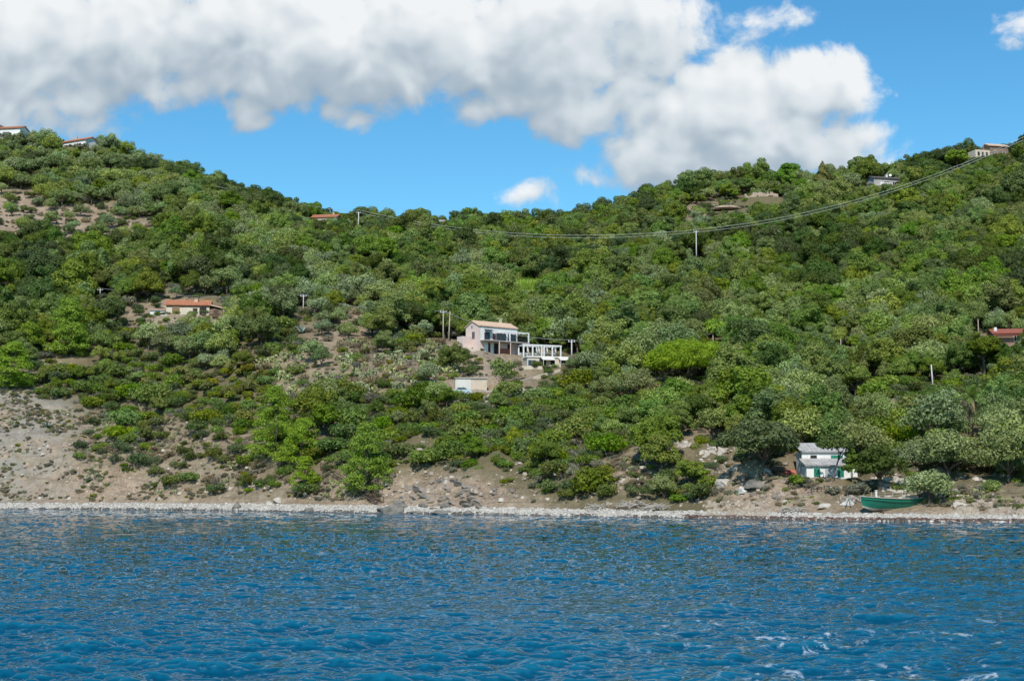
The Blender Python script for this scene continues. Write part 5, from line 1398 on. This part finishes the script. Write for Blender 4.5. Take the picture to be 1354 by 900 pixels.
mb = MB(); tiles(mb, [(L/2 + 3.5, -Wd/2 - .3, 1.95), (L/2 + 3.5, Wd/2, 1.95), (L/2 + .03, Wd/2, 2.75), (L/2 + .03, -Wd/2 - .3, 2.75)], 14); mb.build('shed_roof', 'tile_pale', h)
mb = MB(); mb.tube([(L/2 + 3.2, -Wd/2 - .1, -.8), (L/2 + 3.2, -Wd/2 - .1, 1.93)], .09); mb.build('porch_post', 'white_wall', h)
mb = MB(); mb.box(-L/2 - 3.6, -L/2 - .005, -Wd/2 + .9, Wd/2 - .8, -1.2, 1.55); mb.build('left_annex', 'white_wall', h)
shed_roof(h, -L/2 - 3.9, -L/2 - .01, -Wd/2 + .6, Wd/2 - .5, 1.57, 2.3, 'tile_pale', 12, 'annex_roof')
mb = MB(); mb.box(-L/2 - 2.4, -L/2 - 1.4, -Wd/2 + .86, -Wd/2 + .93, .5, 1.3); mb.build('annex_window', 'dark_inside', h)
wall_run([(231, 441), (246, 438), (262, 440)], 4, .3, 'garden_wall', 'short white wall under the olives below the orange roofed cottage', 'white_wall')
# white frame of an arbour to the right of it
p = at(326, 421); a = thing('arbour', 'thin white arbour frame right of the orange roofed cottage', 'arbour', ground(p, 0), R(5))
for x in (-2.0, 2.0):
    mb = MB(); mb.box(x - .06, x + .06, -.06, .06, -.5, 2.195); mb.build('post', 'white_metal', a)
mb = MB(); mb.box(-2.1, 2.1, -.09, .09, 2.2, 2.36); mb.build('top_rail', 'white_metal', a)
mb = MB(); mb.slab([(-1.6, .3, 1.0), (1.6, .3, 1.0), (1.6, 2.0, 1.6), (-1.6, 2.0, 1.6)], .1); mb.build('low_roof', 'tile_pale', a)

# cottage by the beach: two white blocks, green shutters, grey slab roofs
q = PL['cottage']; h = thing('beach_cottage', 'white beach cottage with green shutters and grey slab roofs in two tiers', 'house', (q.x, q.y, q.z), R(3)); h.scale = (.93, .93, .93)
k = F / q.y; L, Wd, Hh = 5.4, 3.0, 1.95
mb = MB(); mb.box(-L/2, L/2, -Wd/2, Wd/2, -1.2, Hh); mb.build('front_wall', 'white_wall', h)
def slabs(mb, x0, x1, y0, y1, zf, zb):
    mb.slab([(x0, y0, zf), (x1, y0, zf), (x1, y1, zb), (x0, y1, zb)], .10); r = random.Random(int(x0 * 10))
    for i in range(5):
        for j in range(12):
            f0, f1 = i / 5, (i + 1) / 5 - .02; a, c = x0 + (x1 - x0) * j / 12, x0 + (x1 - x0) * (j + .94) / 12; z = lambda f: zf + (zb - zf) * f + .115 + r.random() * .03
            mb.slab([(a, y0 + (y1 - y0) * f0, z(f0)), (c, y0 + (y1 - y0) * f0, z(f0)), (c, y0 + (y1 - y0) * f1, z(f1)), (a, y0 + (y1 - y0) * f1, z(f1))], .03)
mb = MB(); slabs(mb, -L/2 - .25, L/2 + .2, -Wd/2 - .3, Wd/2 + .1, Hh + .02, Hh + .95); mb.build('front_roof', 'grey_roof', h)
for c in (-1.35, 1.75): window(h, L, Wd, 'front', c, .62, .82, 1.1, 'white_metal', 'dark_inside', 'green_paint')
door(h, L, Wd, 'front', .1, .0, .75, 1.8, 'grey_metal')
mb = MB(); mb.box(L/2 - .02, L/2 + .5, -Wd/2 + .5, -Wd/2 + .9, -1, 1.4); mb.build('side_pier', 'white_wall', h)
L2, W2, H2, y2 = 6.1, 3.0, 3.8, 3.2
mb = MB(); mb.box(-L2/2 + .6, L2/2 + .6, y2 - W2/2, y2 + W2/2, -1.2, H2); mb.build('rear_wall', 'white_wall', h)
mb = MB(); slabs(mb, -L2/2 + .35, L2/2 + .85, y2 - W2/2 - .3, y2 + W2/2 + .2, H2 + .02, H2 + 1.25); mb.build('rear_roof', 'grey_roof', h)
for c, s in ((2.2, 'green_paint'), (-.9, 'dark_inside')):
    w_ = MB(); w_.box(c - .42, c + .42, y2 - W2/2 - .05, y2 - W2/2 + .02, 2.7, 3.45); o = w_.build('upper_window', s, h)
    for e in (-1, 1):
        w2 = MB(); w2.box(c + e * .62 - .17, c + e * .62 + .17, y2 - W2/2 - .09, y2 - W2/2 - .02, 2.7, 3.45); w2.build('shutter', 'green_paint' if c > 0 else 'white_metal', o)
st = MB()
for kk in range(7): st.box(L2/2 + .62, L2/2 + 1.2, y2 - W2/2 - 2.2 + kk * .3, y2 - W2/2 - 1.92 + kk * .3, -1, 1.2 + kk * .22)
st.build('outer_stair', 'white_wall', h)
cl = MB(); cl.slab([(1.0, y2 - W2/2 - .1, 2.75), (1.6, y2 - W2/2 - .1, 2.75), (1.6, y2 - W2/2 - .12, 3.2), (1.0, y2 - W2/2 - .12, 3.2)], .03)
tag(cl.build('laundry', 'red_cloth', None, False, (q.x - .6, q.y + .1, q.z)), 'faded red cloth hanging on the front of the beach cottage', 'cloth')
p = at(1043, 632); r = random.Random(3); mb = MB(); mb.slab([(-1.1, -.5, .55), (1.0, -.6, .35), (1.2, .8, .9), (-.9, .9, 1.15)], .06); mb.slab([(-1.1, -.55, -.1), (1.0, -.66, -.1), (1.0, -.6, .34), (-1.1, -.5, .54)], .05)
tag(mb.build('red_tarpaulin', 'red_cloth', None, False, p), 'faded red tarpaulin draped over a heap beside the beach cottage', 'tarpaulin')

# ridge houses
def ridge_house(k, name, label, L, Wd, Hh, rise, rz, wall, roof, wins=((-.25, .9), (.25, .9)), n=20, dz=0):
    q = PL[k]; h = thing(name, label, 'house', (q.x, q.y, q.z + dz), rz)
    gable_walls(L, Wd, Hh, rise, -3).build('wall', wall, h); rf = gable_roof(h, L, Wd, Hh, rise, roof, .4, n)
    for f, w in wins: window(h, L, Wd, 'front', f * L, Hh * .4, w, 1.2, 'white_metal', 'dark_inside')
    return h, rf
DZ = {k: 0 for k in PL}
h, rf = ridge_house('ridge1', 'white_ridge_house', 'white house with an orange roof at the western end of the ridge', 9, 6, 4.6, 1.2, R(-10), 'white_wall', 'tile_orange', ((-.3, .9), (.1, .9)))
mb = MB(); mb.box(-7.2, -4.6, -2.9, 2.2, -3, 6.4); mb.build('tower', 'white_wall', h); mb = MB(); mb.box(-7.4, -4.4, -3.1, 2.4, 6.405, 6.65); mb.build('tower_roof', 'tile_orange', h)
mb = MB(); mb.box(-6.3, -5.5, -2.95, -2.87, 4.2, 5.5); mb.build('tower_window', 'dark_inside', h)
h, rf = ridge_house('ridge2', 'long_ridge_house', 'long low white house with an orange roof among trees on the western ridge', 12, 6, 3.6, 1.3, R(-28), 'white_wall', 'tile_orange', ((.1, .9), (.3, .9)), 26); chimney(rf, -1.5, .3, 4.4, 5.9, .5)
h, rf = ridge_house('ridge3', 'small_ridge_house', 'small pink walled house with an orange roof beside the ridge cable pole', 8.2, 5, 2.5, 1.1, R(-8), 'pink_wall', 'tile_orange', ((.2, .9),), 20); chimney(rf, 2.5, .3, 3.2, 4.4, .5)
h, rf = ridge_house('ridge4', 'dark_ridge_house', 'low house with dark roofs on the eastern skyline', 9.5, 5, 3.6, .9, R(14), 'slab_grey', 'tile_dark', ((0, 2.0), (.3, 1.2)), 20); chimney(rf, 1.4, .2, 4.0, 5.6, .6, 'white_wall')
mb = MB(); mb.box(-3.0, .6, -3.6, -2.52, -2, 2.0); mb.build('porch', 'white_wall', h)
p = MB(); p.tube([(1.9, .2, 4.3), (1.9, .2, 6.4)], .04); p.tube([(1.3, .2, 6.1), (2.5, .2, 6.1)], .03); p.build('aerial', 'grey_metal', rf)
mb = MB(); mb.tube([(2.6, -.3, 5.3), (2.5, -.55, 5.35)], .45, 14); mb.build('dish', 'white_metal', rf)
h, rf = ridge_house('ridge5', 'pale_ridge_house', 'pale stone house with an orange roof high on the eastern ridge', 7, 5, 4.8, 1.1, R(14), 'brown_wall', 'tile_pale', ((-.2, .9), (.25, .9)), 18)
mb = MB(); mb.box(-9.0, -3.505, -2.4, 2.2, -3, 3.2); mb.build('low_wing', 'cream_wall', h)
for x in (-7.8, -6.2, -4.7):
    mb = MB(); mb.box(x - .4, x + .4, -2.46, -2.38, 1.2, 2.5); mb.build('wing_window', 'dark_inside', h)
h, rf = ridge_house('redroof', 'red_roofed_house', 'red roofed house half hidden in trees beside the dark stone pine', 6.4, 4.4, 2.6, .8, R(-6), 'brown_wall', 'tile_red', ((.15, .9),), 18)
mb = MB(); mb.box(-3.6, 2.6, -3.4, -2.6, 2.1, 2.2); mb.build('porch_roof', 'tile_red', h); mb = MB(); mb.tube([(-2.6, -.8, 3.0), (-2.6, -.8, 3.9)], .3, 10); mb.build('water_tank', 'white_metal', h)
h, rf = ridge_house('hut', 'white_hut', 'tiny white hut in the trees on the saddle of the ridge', 2.6, 2.4, 2.3, .5, R(10), 'white_wall', 'slab_grey', ((0, .6),), 8)
# ruin
q = PL['ruin']; h = thing('stone_ruin', 'roofless tan stone ruin with dark openings on the eastern ridge', 'ruin', loc('ruin'), R(4))
mb = MB(); r = random.Random(12); x = -5.6
while x < 5.6:
    w = r.uniform(.5, .9); top = 2.9 + r.uniform(-.4, .4) - (1.0 if x < -3.5 else 0); 
    if not (-1.9 < x < -1.0 or 2.6 < x < 3.7): mb.box(x, x + w, -.5, .5, -1.5, top)
    else: mb.box(x, x + w, -.5, .5, 2.0, top); mb.box(x, x + w, -.5, .5, -1.5, .5)
    x += w + .004
mb.build('front_wall', 'ruin_stone', h)
mb = MB(); mb.box(-5.4, 5.4, 3.0, 3.7, -1.5, 2.4); mb.build('rear_wall', 'ruin_stone', h)
for s in (-1, 1): mb = MB(); mb.box(5.3 * s - .35, 5.3 * s + .35, .505, 2.995, -1.5, 2.6); mb.build('side_wall', 'ruin_stone', h)
for px, py, w, label in ((75, 432, 9, 'white wall fragment among trees left of the tall yellow pine'), (24, 413, 7, 'pale wall fragment above the cliff edge pine'), (2, 437, 3, 'white gate post at the western edge above the cliff pine'), (997, 440, 6, 'small white structure among the oaks right of the umbrella pine'), (975, 436, 9, 'pink and white rubble wall among the oaks')):
    p = at(px, py); mb = MB(); kk = F / p.y; mb.box(-w / kk, w / kk, -.2, .2, -1, 3.4 * 6.5 / kk * .5 + .8); mb.box(-w / kk - .1, w / kk + .1, -.3, .3, 3.4 * 6.5 / kk * .5 + .805, 3.4 * 6.5 / kk * .5 + .95)
    tag(mb.build('garden_wall', 'white_wall', None, False, p), label, 'wall')

# ------------------------------------------------------------------ green boat drawn up on the beach
def boat():
    p = at(1183, 678); o = thing('green_boat', 'green wooden fishing boat with a pale bottom drawn up on the beach', 'boat', (p.x + .3, p.y + 1.4, p.z + .05), R(9)); o.scale = (.77, .77, .70)
    n, m_ = 25, 9; L = 8.6; V = []; 
    def sec(f):
        bw = 1.35 * (1 - abs(2 * f - 1.02) ** 3.2) ** .8 if abs(2 * f - 1.02) < 1 else 0.02
        bw = max(bw, .03 if f < .5 else .75 * (1 - (f - .5) * .5)) if f < .5 else max(bw, .62)
        sheer = 1.95 + .45 * (1 - f) ** 2.4 * 1.0 + .25 * f ** 3; keel = .15 + .55 * max(0, (.16 - f) / .16) ** 1.6
        return bw, sheer, keel
    hull = MB(); bott = MB(); rows = []
    for i in range(n):
        f = i / (n - 1); x = -L/2 + L * f - .35 * (1 - f) ** 6; bw, sh, ke = sec(f); row = []
        for s in (-1, 1):
            for j in range(m_):
                t = j / (m_ - 1); yb = bw * (t ** .55) ; z = ke + (sh - ke) * t ** 1.25; row.append((x - .5 * max(0, .2 - f) * t * 2.5, s * yb, z))
        rows.append(row)
    for lo, hi, mb in ((0, 2, bott), (2, m_ - 1, hull)):
        for s in (0, 1):
            k = hi - lo + 1; v = [rows[i][s * m_ + j] for i in range(n) for j in range(lo, hi + 1)]
            mb.add(v, [((i*k+j, (i+1)*k+j, (i+1)*k+j+1, i*k+j+1) if s else (i*k+j+1, (i+1)*k+j+1, (i+1)*k+j, i*k+j)) for i in range(n - 1) for j in range(k - 1)])
    tr = rows[-1]; hull.add([tr[j] for j in range(m_)] + [tr[m_ + j] for j in range(m_)], [(j, j + 1, m_ + j + 1, m_ + j) for j in range(m_ - 1)])
    hull.build('hull', 'hull_green', o, True); bott.build('bottom', 'hull_bottom', o, True)
    for s in (0, 1):
        for nm, off, mat, rr in (('gunwale', 0, 'driftwood', .07), ('rubbing_strake', -.38, 'green_paint', .05)):
            mb = MB(); mb.tube([Vector(rows[i][s * m_ + m_ - 1]) + Vector((0, (1 if s else -1) * .03, off)) for i in range(n)], rr, 6); mb.build(nm, mat, o, True)
    dk = MB(); v = [(rows[i][j][0], rows[i][j][1] * .95, rows[i][j][2] - .25) for i in range(n) for j in (m_ - 1, 2 * m_ - 1)]; dk.add(v, [(2*i, 2*i+2, 2*i+3, 2*i+1) for i in range(n - 1)]); dk.build('deck', 'driftwood', o)
    mb = MB(); mb.box(-3.05, -2.82, -.85, -.62, 2.2, 3.25); mb.box(-3.1, -2.77, -.9, -.57, 3.255, 3.36); mb.build('bollard', 'white_wall', o)
    for zz in (2.55, 2.95):
        mb = MB(); mb.tube([(-3.6, -.6, zz), (-1.6, -1.1, zz), (.8, -1.2, zz)], .03, 6); mb.build('rail', 'driftwood', o)
    for x, y in ((-3.6, -.6), (-1.75, -1.08), (-.6, -1.14), (.8, -1.2)):
        mb = MB(); mb.tube([(x, y, 1.9), (x, y, 3.05)], .045, 6); mb.build('stanchion', 'driftwood', o)
    mb = MB(); mb.box(2.0, 3.4, -.6, .6, 1.8, 2.5); mb.build('engine_box', 'driftwood', o)
    for x in (-2.2, 1.8):
        mb = MB(); mb.box(x - .12, x + .12, -1.3, 1.3, -.3, .33); mb.build('cradle_beam', 'dark_wood', o)
boat()
for px, lab in ((1199, 'white gate post behind the boat, nearer its bow'), (1212, 'white gate post behind the boat, nearer the silvery olive')):
    p = at(px, 646); mb = MB(); mb.box(-.14, .14, -.14, .14, -.5, 1.2); mb.box(-.2, .2, -.2, .2, 1.205, 1.32); tag(mb.build('gate_post', 'white_wall', None, False, p), lab, 'post')

# wooden steps down to the beach
a, c = at(424, 622), at(498, 668); o = thing('beach_steps', 'dark wooden steps with rails running down to the beach', 'steps', (a.x, a.y, a.z)); d = c - a
nrm = Vector((-d.y, d.x, 0)).normalized()
for s in (0, 1.1):
    mb = MB(); mb.tube([nrm * s + Vector((0, 0, .25)), d + nrm * s + Vector((0, 0, .25))], .12, 6); mb.build('stringer', 'dark_wood', o)
    mb = MB(); mb.tube([nrm * s + Vector((0, 0, 1.15)), d + nrm * s + Vector((0, 0, 1.15))], .055, 6)
    for k in range(9): f = k / 8; mb.tube([d * f + nrm * s + Vector((0, 0, -.6)), d * f + nrm * s + Vector((0, 0, 1.15))], .05, 5)
    mb.build('handrail', 'dark_wood', o)
mb = MB(); e = d.normalized()
for k in range(30):
    c0_ = d * (k + .5) / 30 + Vector((0, 0, .36)); f = Vector((e.x, e.y, 0)) * .14
    mb.slab([c0_ - f, c0_ + f, c0_ + f + nrm * 1.1, c0_ - f + nrm * 1.1], .05)
mb.build('treads', 'dark_wood', o)
p = at(478, 662); mb = MB(); mb.box(-.8, .8, -.3, .3, -.6, 1.3); mb.build('landing_block', 'stone_pale', o, False, p - a) if False else None

# ------------------------------------------------------------------ poles and wires
TOP = {}
def pole(key, px, py, toppx, label, mat='pole_grey', r0=.16, arm=True, lean=0.0, cat='utility pole', name='utility_pole'):
    p = at(px, py); hh = (py - toppx) / (F / p.y); o = thing(name, label, cat, ground(p, 0))
    mb = MB(); mb.tube([(0, 0, -1), (lean * hh, 0, hh)], r0, 8, r0 * .6); mb.build('shaft', mat, o, True)
    if arm:
        mb = MB(); mb.box(lean * hh - .7, lean * hh + .7, -.06, .06, hh - .45, hh - .30); ar = mb.build('crossarm', 'grey_metal', o)
        for s in (-.6, .6): mb = MB(); mb.tube([(lean * hh + s, 0, hh - .30), (lean * hh + s, 0, hh - .05)], .06, 8); mb.build('insulator', 'white_metal', ar)
    TOP[key] = Vector((p.x + lean * hh, p.y, ground(p, 0)[2] + hh)); return o
pole('A', 474, 300, 278, 'grey cable pole standing on the ridge beside the small ridge house', r0=.22)
pole('B', 921, 347, 304, 'tall pale cable pole above the wood on the eastern slope', r0=.2)
pole('C', 586, 450, 410, 'first tall wooden pole beside the pink house', 'pole_wood', .17)
pole('D', 593, 451, 411, 'second wooden pole leaning close to the first beside the pink house', 'pole_wood', .17, False, .05)
pole('E', 756, 476, 449, 'grey pole just right of the white pergolas', r0=.17)
pole('G', 401, 412, 389, 'grey pole above the cactus slope', r0=.14)
pole('I', 132, 400, 381, 'grey pole in the dark wood above the tall yellow pine', r0=.14)
pole('J', 1234, 512, 482, 'leaning pale pole among the shrubs above the palm', r0=.15, arm=False, lean=-.06)
pole('K', 1294, 446, 422, 'thin pole above the dark stone pine', 'pole_wood', .12, False)
pole('N', 943, 458, 440, 'short pole behind the umbrella pine', 'pole_wood', .13, False)
pole('O', 1112, 464, 448, 'short pole in the pale olive belt', 'pole_wood', .13, False)
pole('Q', 67, 192, 170, 'pole in the trees between the two western ridge houses', r0=.14, arm=False)
pole('S', 662, 436, 416, 'slim pole behind the pink house roof', r0=.11, arm=False)
pole('T', 1050, 246, 228, 'slim mast on the skyline right of the stone ruin', 'grey_metal', .12, False)
pole('V', 1300, 200, 185, 'slim mast beside the pale ridge house', 'grey_metal', .10, False)
pole('X', 706, 462, 440, 'thin dark mast behind the pergola at the end of the pink house', 'dark_metal', .07, False)
pole('Z', 277, 372, 357, 'pole in the wood above the orange roofed cottage', r0=.12, arm=False)
def wire(name, label, a, c, sag, mat='wire', r0=.04, off=(0,)):
    n = 40; o = thing(name, label, 'cable', a)
    for f in off:
        pts = []
        for i in range(n + 1):
            t = i / n; q = a.lerp(c, t); q.z -= sag * 4 * t * (1 - t); q += Vector((0, f * .5, -f)); pts.append(q - a)
        mb = MB(); mb.tube(pts, r0, 5); mb.build('strand', mat, o, True)
    return o
wire('overhead_cable', 'double pale cable sagging across the valley between the ridge pole and the tall pole', TOP['A'] + Vector((0, 0, .6)), TOP['B'] + Vector((0, 0, .3)), 4.4, 'wire', .045, (0, .75))
wire('overhead_cable', 'double pale cable climbing from the tall pole to the eastern ridge', TOP['B'] + Vector((0, 0, .3)), pt(1420, 148, 400), 6.0, 'wire', .045, (0, .75))
wire('overhead_cable', 'pale cable running from the ridge pole into the western woods', TOP['A'], pt(285, 246, 440), 1.0)
wire('overhead_wire', 'thin wire from the western edge to the pole above the tall yellow pine', pt(-40, 386, 345), TOP['I'], .4, 'dark_wire', .06)
wire('overhead_wire', 'thin wire between the pole above the yellow pine and the pole above the cactus slope', TOP['I'], TOP['G'], 1.2, 'dark_wire', .04)
wire('overhead_wire', 'thin wire from the pole above the cactus slope to the twin poles', TOP['G'], TOP['C'], 1.4, 'dark_wire', .05)
wire('overhead_wire', 'thin wire from the twin poles past the pink house to the pole by the pergolas', TOP['C'], TOP['E'], 1.6, 'dark_wire', .04)
wire('overhead_wire', 'thin wire from the pole by the pergolas to the pole behind the umbrella pine', TOP['E'], TOP['N'], 2.0, 'dark_wire', .05)
